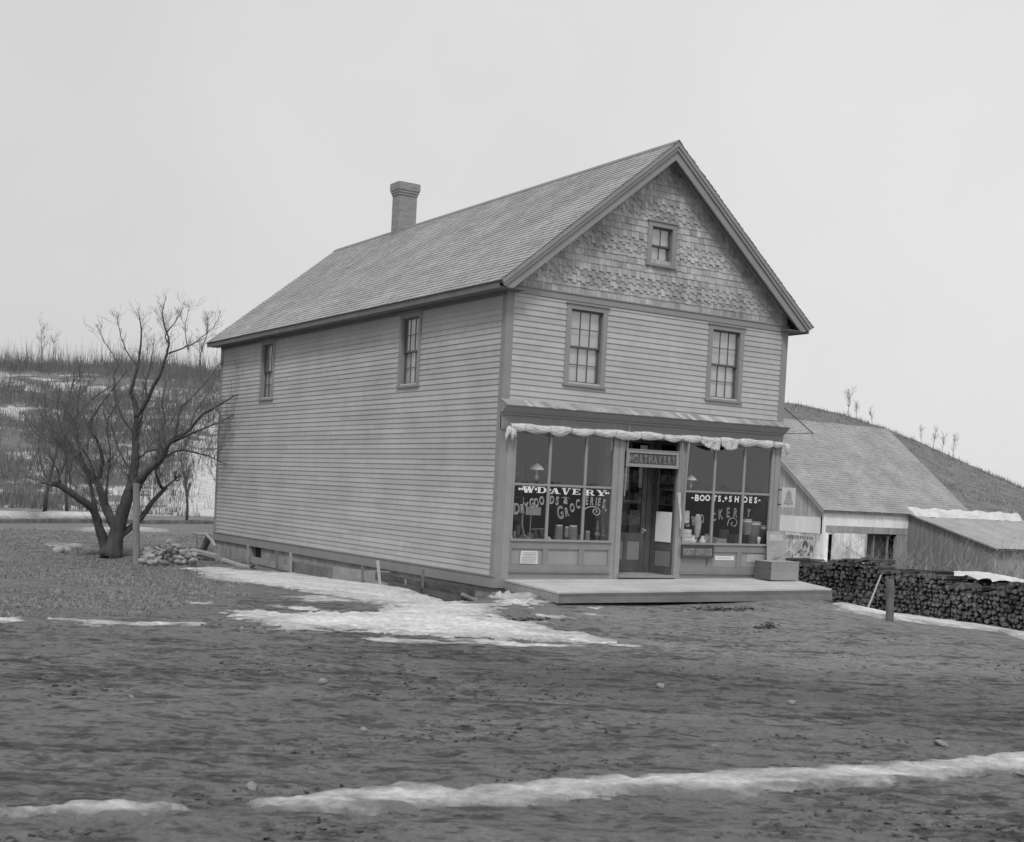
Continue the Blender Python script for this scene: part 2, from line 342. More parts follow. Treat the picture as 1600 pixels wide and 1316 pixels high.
def ground_mat():
    m = bpy.data.materials.new('mud_and_grass'); m.use_nodes = True; n = m.node_tree.nodes; L = m.node_tree.links; b = n['Principled BSDF']
    b.inputs['Roughness'].default_value = .92; b.inputs['Specular IOR Level'].default_value = .25
    t = n.new('ShaderNodeTexCoord')
    def noise(scale, st, det=6, rough=.55):
        mp = n.new('ShaderNodeMapping'); mp.vector_type = 'TEXTURE'; mp.inputs['Rotation'].default_value = (0, 0, math.atan2(RDY, RDX)); mp.inputs['Scale'].default_value = st
        L.new(t.outputs['Object'], mp.inputs[0]); q = n.new('ShaderNodeTexNoise'); q.inputs['Scale'].default_value = scale; q.inputs['Detail'].default_value = det; q.inputs['Roughness'].default_value = rough
        L.new(mp.outputs[0], q.inputs['Vector']); return q.outputs['Fac']
    def rng(v, a, b_, lo=.3, hi=.7):
        r = n.new('ShaderNodeMapRange'); r.inputs['From Min'].default_value = lo; r.inputs['From Max'].default_value = hi; r.inputs['To Min'].default_value = a; r.inputs['To Max'].default_value = b_; L.new(v, r.inputs['Value']); return r.outputs[0]
    def mul(a, c):
        q = n.new('ShaderNodeMath'); q.operation = 'MULTIPLY'; L.new(a, q.inputs[0]); L.new(c, q.inputs[1]); return q.outputs[0]
    big = noise(.25, (2.5, 1, 1)); ruts = noise(3.0, (2.6, 1, 1), 9, .70); fine = noise(22, (1.3, 1, 1), 6, .75)
    dash = noise(5.5, (1.9, 1, 1), 5, .62); dash2 = noise(12, (1.8, 1, 1), 4, .6); patch = noise(.7, (2.0, 1, 1), 5, .6); lines = noise(2.6, (16, 1, 1), 6, .62)
    def sub(a, c):
        q = n.new('ShaderNodeMath'); q.operation = 'SUBTRACT'; L.new(a, q.inputs[0]); L.new(c, q.inputs[1]); return q.outputs[0]
    shift = rng(patch, -.05, .06, .35, .65)       # churned patches carry more clods
    d1 = rng(sub(dash, shift), .50, 1.0, .37, .455); d2 = rng(sub(dash2, shift), .58, 1.0, .36, .46)
    d = mul(mul(mul(rng(big, .225, .265), rng(ruts, .82, 1.18)), mul(rng(fine, .72, 1.28), d1)), mul(d2, rng(lines, .50, 1.0, .335, .375)))
    ad_ = n.new('ShaderNodeAttribute'); ad_.attribute_name = 'dry'; d = mul(d, rng(ad_.outputs['Fac'], .74, 1.30, -.5, .5))
    gr = mul(mul(rng(noise(.5, (1, 1, 1)), .20, .27), rng(noise(14, (1, 1, 1)), .6, 1.4)), rng(noise(3, (1, 1, 1)), .8, 1.2))
    a = n.new('ShaderNodeAttribute'); a.attribute_name = 'grass'
    mx = n.new('ShaderNodeMix'); mx.data_type = 'FLOAT'; L.new(a.outputs['Fac'], mx.inputs[0]); L.new(d, mx.inputs[2]); L.new(gr, mx.inputs[3])
    cb = n.new('ShaderNodeCombineColor')
    for k in range(3): L.new(mx.outputs[0], cb.inputs[k])
    L.new(cb.outputs[0], b.inputs['Base Color'])
    bp = n.new('ShaderNodeBump'); bp.inputs['Distance'].default_value = .07; bp.inputs['Strength'].default_value = 1; L.new(mul(ruts, mul(d1, d2)), bp.inputs['Height'])
    bp2 = n.new('ShaderNodeBump'); bp2.inputs['Distance'].default_value = .05; bp2.inputs['Strength'].default_value = 1; L.new(fine, bp2.inputs['Height']); L.new(bp.outputs[0], bp2.inputs['Normal'])
    L.new(bp2.outputs[0], b.inputs['Normal'])
    return m
M_GROUND = ground_mat()
V = np.stack([GX.ravel(), GY.ravel(), GZ.ravel()], 1)
ground = np_obj('ground', V, GF, M_GROUND, True, {'grass': gmask, 'dry': dry}); tag(ground, kind='structure')

# snow lying on the ground: thin melting sheets with real thickness
def snow_sheet(name, polys, edge=.25, amp=.5, thick=.05, nsc=1.4, stretch=1.0, bumpz=.02, zcut=0, holes=(), ragged=.5, rg_=5, dirty=.0, fade=3.5):
    m = np.full(GX.shape, -1e9)
    for P in polys: m = np.maximum(m, sdist(GX, GY, gpoly(P)))
    for P in holes: m = np.minimum(m, -sdist(GX, GY, gpoly(P)))
    u = GX*RDX+GY*RDY; v = -GX*RDY+GY*RDX
    nz = fbm(u*nsc/stretch, v*nsc, 6)
    m = m+amp*nz*2+amp*.9*fbm(u*nsc*2.5/stretch+7, v*nsc*3.5, 4)-zcut
    m0 = m.copy(); rag = np.clip(1-m/(edge*rg_), 0, 1); m = m-rag*ragged*(np.abs(fbm(u*2.2+5, v*5.5, 4))*1.6+np.clip(fbm(u*5+1, v*12, 3), 0, 1)*1.6)
    h = thick*np.clip(m/edge, 0, 1)**.6
    Z = GZ+h-.004+np.where(m > 0, bumpz*fbm(u*2.2, v*5, 4)+bumpz*.5*fbm(u*8, v*14, 2), -.02)*np.clip(m/edge, 0, 1)
    keep = m > -.0
    f = keep.ravel()[GF].any(axis=1); F = GF[f]
    used = np.unique(F); mp = np.full(GX.size, -1); mp[used] = np.arange(len(used))
    Zf = np.where(keep, Z, GZ-.03).ravel()
    VV = np.stack([GX.ravel()[used], GY.ravel()[used], Zf[used]], 1)
    dirt = dirty+.40*np.clip(1-m0/(edge*fade), 0, 1)+.10
    o = np_obj(name, VV, mp[F], M_OLDSNOW, True, {'dirt': dirt.ravel()[used]}); tag(o, kind='structure'); return o
snow_sheet('snow_by_store', [
    [(275, 889), (330, 886), (400, 890), (470, 896), (560, 905), (640, 914), (700, 927), (750, 941), (800, 931), (880, 945), (960, 942), (900, 951), (800, 950), (775, 962), (860, 978), (1010, 1013), (900, 1005), (760, 1003), (600, 992), (440, 985), (345, 968), (365, 952), (440, 957), (520, 957), (600, 950), (520, 932), (420, 917), (330, 908)],
    [(560, 905), (750, 940), (780, 965), (640, 955), (560, 940)]], edge=.28, amp=.46, thick=.035, nsc=1.7, stretch=2.1, ragged=1.0, dirty=-.02, fade=5)
snow_sheet('thin_snow_streaks', [[(262, 937), (300, 938), (350, 941), (348, 946), (300, 945), (266, 942)], [(395, 943), (470, 948), (545, 955), (520, 959), (440, 953)],
    [(55, 966), (200, 972), (330, 974), (330, 980), (200, 978), (55, 975)], [(-120, 962), (50, 966), (50, 974), (-120, 975)]], edge=.12, amp=.2, thick=.025, nsc=1.8, stretch=4, ragged=.8, dirty=.14)
snow_sheet('worn_snow_strip', [[(1180, 1027), (1300, 1034), (1400, 1043), (1400, 1047), (1290, 1040), (1180, 1033)], [(560, 1066), (700, 1068), (700, 1071), (560, 1070)]], edge=.2, amp=.42, thick=.010, nsc=2.8, stretch=3.5, zcut=.12, ragged=1.6, dirty=.22)
snow_sheet('snow_flecks', [[(330, 985), (560, 985), (1020, 1003), (1060, 1022), (900, 1024), (600, 1016), (330, 1000)], [(420, 915), (620, 935), (600, 955), (380, 945)], [(760, 950), (980, 945), (1000, 960), (820, 985)], [(60, 960), (340, 968), (340, 985), (60, 985)]], edge=.09, amp=.75, thick=.018, nsc=2.6, stretch=2.6, zcut=.72, ragged=.5, dirty=.24)
snow_sheet('roadside_snow', [[(385, 1262), (395, 1252), (465, 1243), (590, 1236), (680, 1229), (780, 1224), (922, 1215), (1065, 1207), (1170, 1206), (1255, 1203), (1330, 1198), (1397, 1191), (1516, 1183), (1720, 1168), (1720, 1204), (1516, 1217), (1397, 1225), (1255, 1237), (1160, 1245), (1065, 1247), (922, 1254), (780, 1261), (640, 1268), (500, 1272)],
    [(-140, 1268), (60, 1262), (110, 1258), (180, 1264), (260, 1263), (300, 1268), (330, 1272), (60, 1280), (-140, 1290)]], edge=.14, amp=.09, zcut=-.07, thick=.045, nsc=3.6, stretch=1.6, bumpz=.04, ragged=.55, rg_=2.2, dirty=.27, fade=2.0)
snow_sheet('snow_by_woodpile', [[(1298, 944), (1345, 950), (1400, 959), (1480, 970), (1560, 980), (1700, 1000), (1700, 1012), (1560, 988), (1480, 979), (1400, 971), (1345, 962), (1300, 951)]], edge=.2, amp=.12, thick=.05, ragged=.4, dirty=.0)
snow_sheet('snow_on_meadow', [[(55, 800), (120, 800), (190, 802), (190, 810), (55, 810)], [(-140, 798), (55, 800), (55, 810), (-140, 808)], [(118, 825), (270, 826), (265, 832), (120, 832)], [(70, 850), (150, 853), (100, 858)]], edge=.8, amp=.5, thick=.10, nsc=.4, ragged=1.0, dirty=.1)

# hill sheet
hr = np.concatenate([np.arange(98, 200, 1.2), [205, 215, 240, 300, 500]]); haz = np.concatenate([np.arange(-180, -30, 3), np.arange(-30, 30, .35), np.arange(31.5, 181, 3)])
HX, HY, HZ, HF = grid_mesh('h', hr, haz, hh)
HZ[0] -= .5
def hill_mat():
    m = bpy.data.materials.new('hillside'); m.use_nodes = True; n = m.node_tree.nodes; L = m.node_tree.links; b = n['Principled BSDF']; b.inputs['Roughness'].default_value = .95
    t = n.new('ShaderNodeTexCoord')
    def noise(sc, st=(1, 1, 1), det=5):
        mp = n.new('ShaderNodeMapping'); mp.inputs['Scale'].default_value = st; L.new(t.outputs['Object'], mp.inputs[0]); q = n.new('ShaderNodeTexNoise'); q.inputs['Scale'].default_value = sc; q.inputs['Detail'].default_value = det; L.new(mp.outputs[0], q.inputs['Vector']); return q.outputs['Fac']
    def rng(v, a, b_, lo, hi):
        r = n.new('ShaderNodeMapRange'); r.inputs['From Min'].default_value = lo; r.inputs['From Max'].default_value = hi; r.inputs['To Min'].default_value = a; r.inputs['To Max'].default_value = b_; L.new(v, r.inputs['Value']); return r.outputs[0]
    a = n.new('ShaderNodeAttribute'); a.attribute_name = 'snow'
    nn = noise(.32, (1, 1, 1.5)); s = n.new('ShaderNodeMath'); s.operation = 'ADD'; L.new(a.outputs['Fac'], s.inputs[0]); L.new(rng(nn, -.55, .55, .3, .7), s.inputs[1])
    f = rng(s.outputs[0], 0, 1, .42, .58)
    g = rng(noise(.6), .13, .21, .3, .7); sn = rng(noise(1.2), .42, .62, .3, .7)
    mx = n.new('ShaderNodeMix'); mx.data_type = 'FLOAT'; L.new(f, mx.inputs[0]); L.new(g, mx.inputs[2]); L.new(sn, mx.inputs[3])
    cb = n.new('ShaderNodeCombineColor')
    for k in range(3): L.new(mx.outputs[0], cb.inputs[k])
    L.new(cb.outputs[0], b.inputs['Base Color']); return m
ta = np.degrees(np.arctan2(HX-CAM.x, HY-CAM.y))-math.degrees(YAW)
hel = (HZ+1)/np.maximum(hilltop((ta+180) % 360-180)+1, 1)     # 0 foot .. 1 crest
def band(c, w_): return np.exp(-((hel-c)/w_)**2)
left = np.clip((13-ta)/3, 0, 1)
snow_m = -.5*(1-left)+left*np.clip(.62*band(.70+.03*np.sin(ta*.5), .07)+.30*band(.82, .04)+.62*band(.48, .09)+.72*np.clip((.42-hel)/.25, 0, 1)*np.clip((ta+17.5)/4, 0, 1)+.38*np.clip((.4-hel)/.2, 0, 1)+.35*np.clip((ta+14.5)/2, 0, 1)*np.clip((.6-hel)/.2, 0, 1), 0, 1)
V = np.stack([HX.ravel(), HY.ravel(), HZ.ravel()], 1)
hill = np_obj('hill', V, HF, hill_mat(), True, {'snow': snow_m}); tag(hill, kind='structure')

# ================================================================ THE STORE
W, Ls = 7.19, 15.71
RX, RZ, EX, EZ = W/2, 8.795, .38, 5.536          # ridge, eave overhang and height
SL = (RZ-EZ)/(RX+EX); YF, YB = -.372, Ls+.33      # roof slope, front and back edge
def rz(x): return RZ-SL*abs(x-RX)                 # top of roof at x
TF = lambda u, o, z: (u, -o, z)                   # front wall: u along x, o outwards
TS = lambda u, o, z: (-o, u, z)                   # left side wall: u along y
TR = lambda u, o, z: (W+o, u, z)
TB = lambda u, o, z: (u, Ls+o, z)
store = thing('store', 'two-storey clapboard general store with a shingled gable roof and two lettered show windows', 'store', (W/2, 0, -.2))

def clapboards(name, T, u0, u1, z0, z1, holes, ends=None):
    mb = MB(); e = .11; k = 0; z = z0
    while z < z1-.01:
        zb = min(z+e, z1); cuts = {u0, u1}
        for h in holes:
            if h[2] < zb and h[3] > z: cuts |= {h[0], h[1]}
        joints = []; u = u0+random.uniform(.6, 4)
        while u < u1: joints.append(u); u += random.uniform(2.8, 4.6)
        cuts |= set(joints); cuts = sorted(cuts); jr = {}
        off = random.uniform(-.0012, .0012)
        r = random.random()
        for a, b in zip(cuts[:-1], cuts[1:]):
            if a in joints: r = random.random(); off = random.uniform(-.0015, .0015)
            mid = (a+b)/2; segs = [(z, zb)]
            for h in holes:
                if h[0] <= mid <= h[1]:
                    ns = []
                    for s0, s1 in segs:
                        if h[3] <= s0 or h[2] >= s1: ns.append((s0, s1)); continue
                        if h[2] > s0: ns.append((s0, h[2]))
                        if h[3] < s1: ns.append((h[3], s1))
                    segs = ns
            for s0, s1 in segs:
                o = lambda q: .021-(.017)*(q-z)/e+off
                mb.face([T(a, o(s0), s0), T(b, o(s0), s0), T(b, o(s1), s1), T(a, o(s1), s1)], r)
                if s0 == z: mb.face([T(a, .0, s0), T(b, .0, s0), T(b, o(s0), s0), T(a, o(s0), s0)], r)
        z += e; k += 1
    return mb.build(name, M_CLAP, store)

FW_ = [(1.354, 2.335), (4.967, 5.947)]; WZ0, WZ1 = 3.752, 5.354
SWn = [(3.366, 4.345), (11.557, 12.535)]
CW = .105
hole = lambda a, b, z0, z1: (a+CW-.01, b-CW+.01, z0+CW-.02, z1-CW+.01)
clapboards('front_clapboards', TF, .14, W-.14, 3.36, 5.40, [hole(a, b, WZ0, WZ1) for a, b in FW_])
clapboards('side_clapboards', TS, .125, Ls-.12, .03, 5.47, [hole(a, b, WZ0, WZ1) for a, b in SWn])
clapboards('side_clapboards', TR, .125, Ls-.12, .03, 5.47, [])
clapboards('back_clapboards', TB, .12, W-.12, .03, 5.5, [])
# sheathing behind the boards keeps daylight out
mb = MB()
mb.face([(.0-.001, 0, .0), (-.001, Ls, 0), (-.001, Ls, 3.5), (-.001, 0, 3.5)])
mb = MB()
zg = 5.5
mb.face([(0.02, Ls-.02, 0), (W-.02, Ls-.02, 0), (W-.02, Ls-.02, 5.7), (RX, Ls-.02, RZ-.15), (.02, Ls-.02, 5.7)])
mb.build('back_gable', M_GABLE, store)

# trim boards
mb = MB()
for (x0, x1, y0, y1) in ((-.028, .14, -.028, 0), (-.028, 0, .0, .125), (W-.14, W+.028, -.028, 0), (W, W+.028, 0, .125), (-.028, 0, Ls-.12, Ls+.0), (-.028, .12, Ls, Ls+.028), (W, W+.028, Ls-.12, Ls), (W-.12, W+.028, Ls, Ls+.028)):
    mb2 = MB(); mb2.box(x0, x1, y0, y1, (-.0 if y1 < .2 else .03), (5.47 if y1 > .01 else 5.40)); mb2.build('corner_board', M_TRIM, store)
mb = MB(); mb.box(-.028, W+.028, -.035, 0, 5.402, 5.52); mb.box(-.028, W+.028, -.055, 0, 5.522, 5.545); mb.build('band_board', M_TRIM, store)
mb = MB()
mb.box(-.034, 0, -.034, Ls+.034, -.205, .0); mb.box(-.05, 0, -.05, Ls+.05, .003, .027)
mb.box(.003, W+.034, -.034, 0, -.205, -.0); mb.box(W, W+.034, .003, Ls, -.205, .0)
mb.build('water_table', M_TRIM, store)
# stone foundation under the sills
mb = MB()
bs = (11.95, 12.75, -.50, -.215)
def fnd(T, a, b, z0=-1.5, z1=-.207): mb.face([T(a, -.03, z0), T(b, -.03, z0), T(b, -.03, z1), T(a, -.03, z1)])
fnd(TS, 0, bs[0]); fnd(TS, bs[1], Ls); fnd(TS, bs[0], bs[1], -1.5, bs[2]); fnd(TS, bs[0], bs[1], bs[3], -.207)
fnd(TF, 0, W); fnd(TR, 0, Ls); fnd(TB, 0, W)
mb.build('foundation', M_FOUND, store)
mb = MB(); fr = MB()
fr.box(bs[0]-.05, bs[0], -.20, .0, bs[2], bs[3], TS); fr.box(bs[1], bs[1]+.05, -.20, .0, bs[2], bs[3], TS); fr.box(bs[0]-.05, bs[1]+.05, -.2, .0, bs[2]-.05, bs[2]-.001, TS)
bwin = fr.build('basement_window', M_TRIM, store)
mb.face([TS(bs[0], -.16, bs[2]), TS(bs[1], -.16, bs[2]), TS(bs[1], -.16, bs[3]), TS(bs[0], -.16, bs[3])]); mb.build('pane', mat('black_opening', .03, .04), bwin)  # opaque black sheet, the darkness inside the opening put in as colour

# gable wall of cut shingles, bands of straight and of staggered courses
mb = MB(); AW = (3.222, 3.968, 6.337, 7.24)
row = 0; z = 5.55; ex = .128
while z < RZ-.15:
    stag = (row % 6) in (2, 3, 4)
    zt = z+ex+.03
    xl = max(0.0, RX-(RZ-.13-z)/SL); xr = min(W, RX+(RZ-.13-z)/SL)
    x = xl-random.uniform(0, .1); k = row
    base_r = random.random()*.25
    while x < xr:
        wd = random.uniform(.07, .15) if not stag else random.uniform(.085, .115); a, b = max(x, xl), min(x+wd-.004, xr)
        if b > a+.01:
            zb = z+(random.uniform(-.006, .006) if not stag else (.0 if k % 2 else -.045)+random.uniform(-.006, .006))
            if row == 0: zb = z+random.uniform(-.004, .004)
            m_ = (a+b)/2
            if not (AW[0]+.05 < m_ < AW[1]-.05 and AW[2]+.02 < z < AW[3]-.12):
                r = min(1, max(0, random.gauss(.45, .24)+base_r)); o = random.uniform(.014, .022)+(.008 if stag else 0)
                mb.face([TF(a, o, zb), TF(b, o, zb), TF(b, .002, zt), TF(a, .002, zt)], r)
                mb.face([TF(a, -.002, zb), TF(b, -.002, zb), TF(b, o, zb), TF(a, o, zb)], r*.5)
                mb.face([TF(b, -.002, zb), TF(b, -.002, zt), TF(b, .002, zt), TF(b, o, zb)], r*.5)
                mb.face([TF(a, -.002, zb), TF(a, -.002, zt), TF(a, .002, zt), TF(a, o, zb)], r*.5)
        x += wd; k += 1
    row += 1; z += ex
# dark backing behind the shingles, open round the attic window
for (a, b, c, d) in ((0, AW[0]+.06, 5.53, RZ), (AW[1]-.06, W, 5.53, RZ), (AW[0]+.06, AW[1]-.06, 5.53, AW[2]+.06), (AW[0]+.06, AW[1]-.06, AW[3]-.06, RZ)):
    def top(x): return min(d, max(c, rz(x)-.11))
    if a < RX < b: mb.face([TF(a, -.003, c), TF(b, -.003, c), TF(b, -.003, top(b)), TF(RX, -.003, top(RX)), TF(a, -.003, top(a))], 0)
    else: mb.face([TF(a, -.003, c), TF(b, -.003, c), TF(b, -.003, top(b)), TF(a, -.003, top(a))], 0)
mb.build('gable_shingles', M_GABLE, store)

# roof: lapped shingles, one by one
def roof_side(sgn):
    mb = MB(); n = Vector((-sgn*0, 0, 0)); slen = math.hypot(RX+EX, RZ-EZ); ca, sa = (RX+EX)/slen, (RZ-EZ)/slen
    def P(y, s, h):
        x = -EX-.03*ca+s*ca; z = EZ-.03*sa+s*sa; x -= h*sa; z += h*ca
        return ((x if sgn < 0 else W-x), y, z)
    s = 0.; e = .128; row = 0
    while s < slen+.02:
        y = YF-.03+random.uniform(-.06, 0); bl = random.gauss(0, .10)
        sag = random.uniform(-.003, .003)
        while y < YB+.03:
            wd = random.uniform(.09, .19); a, b = max(y, YF-.03+random.uniform(-.006, .006)), min(y+wd-.004, YB+.03)
            if b > a:
                s0 = s+random.uniform(-.005, .005)+sag; s1 = min(s+e+.03, slen+.03); r = min(1, max(0, random.gauss(.5, .22)+bl)); h = random.uniform(.014, .021)
                mb.face([P(a, s0, h), P(b, s0, h), P(b, s1, .003), P(a, s1, .003)], r)
                mb.face([P(a, s0, -.004), P(b, s0, -.004), P(b, s0, h), P(a, s0, h)], 0)
            y += wd
        s += e; row += 1
    mb.face([P(YF-.02, .0, -.003), P(YB+.02, .0, -.003), P(YB+.02, slen, -.003), P(YF-.02, slen, -.003)], 0)
    mb.face([P(YF-.02, .0, -.03), P(YB+.02, .0, -.03), P(YB+.02, slen, -.03), P(YF-.02, slen, -.03)], 0)
    mb.box(0, 0, 0, 0, 0, 0) if False else None
    return mb.build('roof_slope', M_ROOF, store)
roofL = roof_side(-1); roofR = roof_side(1)
mb = MB(); d = Vector((SL, 0, 1)).normalized()
for s in (-1, 1):
    n = Vector((s*SL, 0, 1)).normalized(); t = Vector((s, 0, -SL)).normalized()
    a = Vector((RX, 0, RZ+.035)); pts = [a, a+t*.13, a+t*.13-n*.02, a-n*.02]
    mb.prism([(p.x, p.z) for p in pts], lambda x, z: (x, YF-.03, z), lambda x, z: (x, YB+.03, z))
mb.build('ridge_board', M_TRIM, store)

# rake boards and crown moulding on both gables, boxed eaves
ZC = 5.415
def rake(y0, y1, d0, d1, s, name='rake_board', m=M_TRIM, cut=True):
    """board in the gable plane between perpendicular offsets d0,d1 below the roof line"""
    n = Vector((SL, 1)).normalized() # (along x mirrored) normal of left slope in (x,z): (-SL,1)
    nn = Vector((-SL, 1)).normalized()
    def line(dd, x): return rz_l(x)-dd/nn.y
    def rz_l(x): return EZ+SL*(x+EX)
    top_l = (-EX-.0, line(d0, -EX)); pts = []
    pts.append((RX, line(d0, RX))); pts.append((-EX+d0*.55, line(d0, -EX+d0*.55)))
    # lower end is cut level with the soffit
    xb = (ZC+d1/nn.y-EZ)/SL-EX
    xa = -EX+d1*.60
    if line(d1, xa) < ZC: pts.append((xa, max(ZC, line(d0, xa)-.08))) if False else None; pts.append((min(xa, xb), ZC)); pts.append((xb, ZC))
    else: pts.append((xa, line(d1, xa)))
    pts.append((RX, line(d1, RX)))
    if s > 0: pts = [(W-x, z) for x, z in pts]
    mb.prism(pts, lambda x, z: (x, y0, z), lambda x, z: (x, y1, z), .5)
for s in (-1, 1):
    mb = MB(); rake(YF+.035, YF+.08, .05, .275, s); rake(YF+.0, YF+.034, .012, .135, s); rake(YF-.022, YF-.001, .004, .075, s); mb.build('rake_board', M_TRIM, store)
    mb = MB(); rake(YB-.06, YB, .03, .25, s); mb.build('rake_board', M_TRIM, store)
    # sloping soffit behind the rake board
    mb = MB(); sx = (lambda x: x) if s < 0 else (lambda x: W-x)
    for (ya, yb) in ((YF+.081, -.0), (Ls, YB-.061)):
        mb.face([(sx(-EX+.1), ya, EZ+SL*.1-.1), (sx(RX), ya, RZ-.10), (sx(RX), yb, RZ-.10), (sx(-EX+.1), yb, EZ+SL*.1-.1)])
    # bed moulding against the wall
    a0 = sx(-.05)
    mb.bar((sx(0.05), -.03, EZ+SL*(EX+.05)-.16), (sx(RX), -.03, RZ-.16), .05, .06, up=(0, 1, 0))
    mb.build('rake_soffit', M_TRIM, store)
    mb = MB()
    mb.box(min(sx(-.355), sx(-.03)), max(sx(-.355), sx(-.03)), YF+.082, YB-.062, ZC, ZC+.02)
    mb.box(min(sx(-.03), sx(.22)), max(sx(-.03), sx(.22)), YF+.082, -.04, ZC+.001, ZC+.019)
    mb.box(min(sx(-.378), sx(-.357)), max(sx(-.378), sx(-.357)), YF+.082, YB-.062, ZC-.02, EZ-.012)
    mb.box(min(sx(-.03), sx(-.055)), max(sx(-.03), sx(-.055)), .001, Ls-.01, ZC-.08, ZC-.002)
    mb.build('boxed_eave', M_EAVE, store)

# chimney
cx0, cx1, cy0, cy1 = 3.36, 3.91, 11.42, 11.84; mb = MB()
mb.box(cx0, cx1, cy0, cy1, 8.35, 9.70)
for i, (e_, z0, z1) in enumerate(((.02, 9.702, 9.77), (.042, 9.772, 9.84), (.062, 9.842, 9.91), (.062, 9.912, 10.045))): mb.box(cx0-e_, cx1+e_, cy0-e_, cy1+e_, z0, z1)
mb.box(cx0+.02, cx1-.02, cy0+.02, cy1-.02, 10.045, 10.07)
ch = mb.build('chimney', M_BRICK, store)
mb = MB(); mb.box(cx0+.14, cx1-.14, cy0+.12, cy1-.12, 10.0, 10.074); mb.build('flue', mat('soot', .02, .03), ch)

# upper windows
def sash_window(T, u0, u1, z0, z1, cols, rows, cw=CW, sky_backing=True):
    mb = MB(); H = z1-z0
    mb.box(u0, u0+cw, .0, .034, z0+.05, z1-cw-.0, T); mb.box(u1-cw, u1, .0, .034, z0+.05, z1-cw, T)
    mb.box(u0, u1, .0, .037, z1-cw+.001, z1-.014, T); mb.box(u0-.03, u1+.03, 0, .062, z1-.012, z1+.012, T)
    mb.box(u0-.02, u1+.02, -.02, .062, z0, z0+.048, T)
    a, b, c, d = u0+cw, u1-cw, z0+.05, z1-cw
    # reveals
    mb.box(a-.012, a-.0005, -.115, -.0005, c, d, T); mb.box(b+.0005, b+.012, -.115, -.0005, c, d, T); mb.box(a, b, -.115, -.0005, d+.0005, d+.012, T); mb.box(a, b, -.115, -.021, c-.02, c-.0005, T)
    wn = mb.build('window', M_TRIM, store)
    zm = (c+d)/2; st = .038
    for (s0, s1, o) in ((zm-.015, d, -.035), (c, zm+.018, -.068)):
        sb = MB()
        sb.box(a, a+st, o-.03, o, s0, s1, T); sb.box(b-st, b, o-.03, o, s0, s1, T)
        sb.box(a+st, b-st, o-.03, o, s1-.036, s1, T); sb.box(a+st, b-st, o-.03, o, s0, s0+(.036 if o > -.05 else .06), T)
        gu0, gu1, gz0, gz1 = a+st, b-st, s0+(.036 if o > -.05 else .06), s1-.036
        for k in range(1, cols): u = gu0+(gu1-gu0)*k/cols; sb.box(u-.008, u+.008, o-.024, o-.004, gz0, gz1, T)
        for k in range(1, rows):
            q = gz0+(gz1-gz0)*k/rows
            for j in range(cols):
                ua = gu0+(gu1-gu0)*j/cols+(.0085 if j else 0); ub = gu0+(gu1-gu0)*(j+1)/cols-(.0085 if j < cols-1 else 0); sb.box(ua, ub, o-.023, o-.005, q-.008, q+.008, T)
        sa = sb.build('sash', M_SASH, wn)
        pb = MB(); pb.face([T(gu0, o-.014, gz0), T(gu1, o-.014, gz0), T(gu1, o-.014, gz1), T(gu0, o-.014, gz1)]); pb.build('pane', M_GLASS, wn)
    if sky_backing:
        bl = MB(); bl.face([T(a, -.112, c), T(b, -.112, c), T(b, -.112, d), T(a, -.112, d)]); bl.build('sky_backing', M_PANESKY, wn)  # sheet added behind the glass to give it the brightness of reflected sky
    return wn
for a, b in FW_: sash_window(TF, a, b, WZ0, WZ1, 3, 2)
for a, b in SWn: sash_window(TS, a, b, WZ0, WZ1, 3, 2)
sash_window(TF, *AW, 2, 1, cw=.11)

# ---- shop front, very slightly out of level like the photo shows
TL = lambda z: .010*max(0, min(z, 1.5))/1.5
def TK(u, o, z): return (u, -o, z+TL(z)*u)
def sbox(mb, u0, u1, o0, o1, z0, z1, rnd=None): mb.box(u0, u1, o0, o1, z0, z1, TK, rnd)
# pent roof and cornice above the shop windows
mb = MB()
mb.prism([(.022, 3.37), (.245, 3.262), (.245, 3.24), (.022, 3.24)], lambda o, z: TK(-.04, o, z), lambda o, z: TK(W+.04, o, z))
x = -.05
pent = mb.build('pent_roof', M_TRIM, store)
mb = MB()
while x < W+.05:
    wd = random.uniform(.08, .16); b = min(x+wd-.004, W+.06)
    mb.prism([(.02, 3.385), (.262+random.uniform(-.006, .006), 3.268), (.262, 3.254), (.02, 3.370)], lambda o, z: TK(x, o, z), lambda o, z: TK(b, o, z))
    x += wd
mb.build('shingles', M_GABLE, pent)
mb = MB()
mb.prism([(0, 3.13), (.10, 3.13), (.19, 3.21), (.205, 3.238), (0, 3.238)], lambda o, z: TK(-.05, o, z), lambda o, z: TK(W+.05, o, z))
sbox(mb, -.035, W+.035, 0, .075, 3.085, 3.128)
mb.build('cornice', M_TRIM, store)
mb = MB(); sbox(mb, -.028, W+.028, .0, .045, 2.80, 3.083); mb.build('frieze', M_SHOP, store)

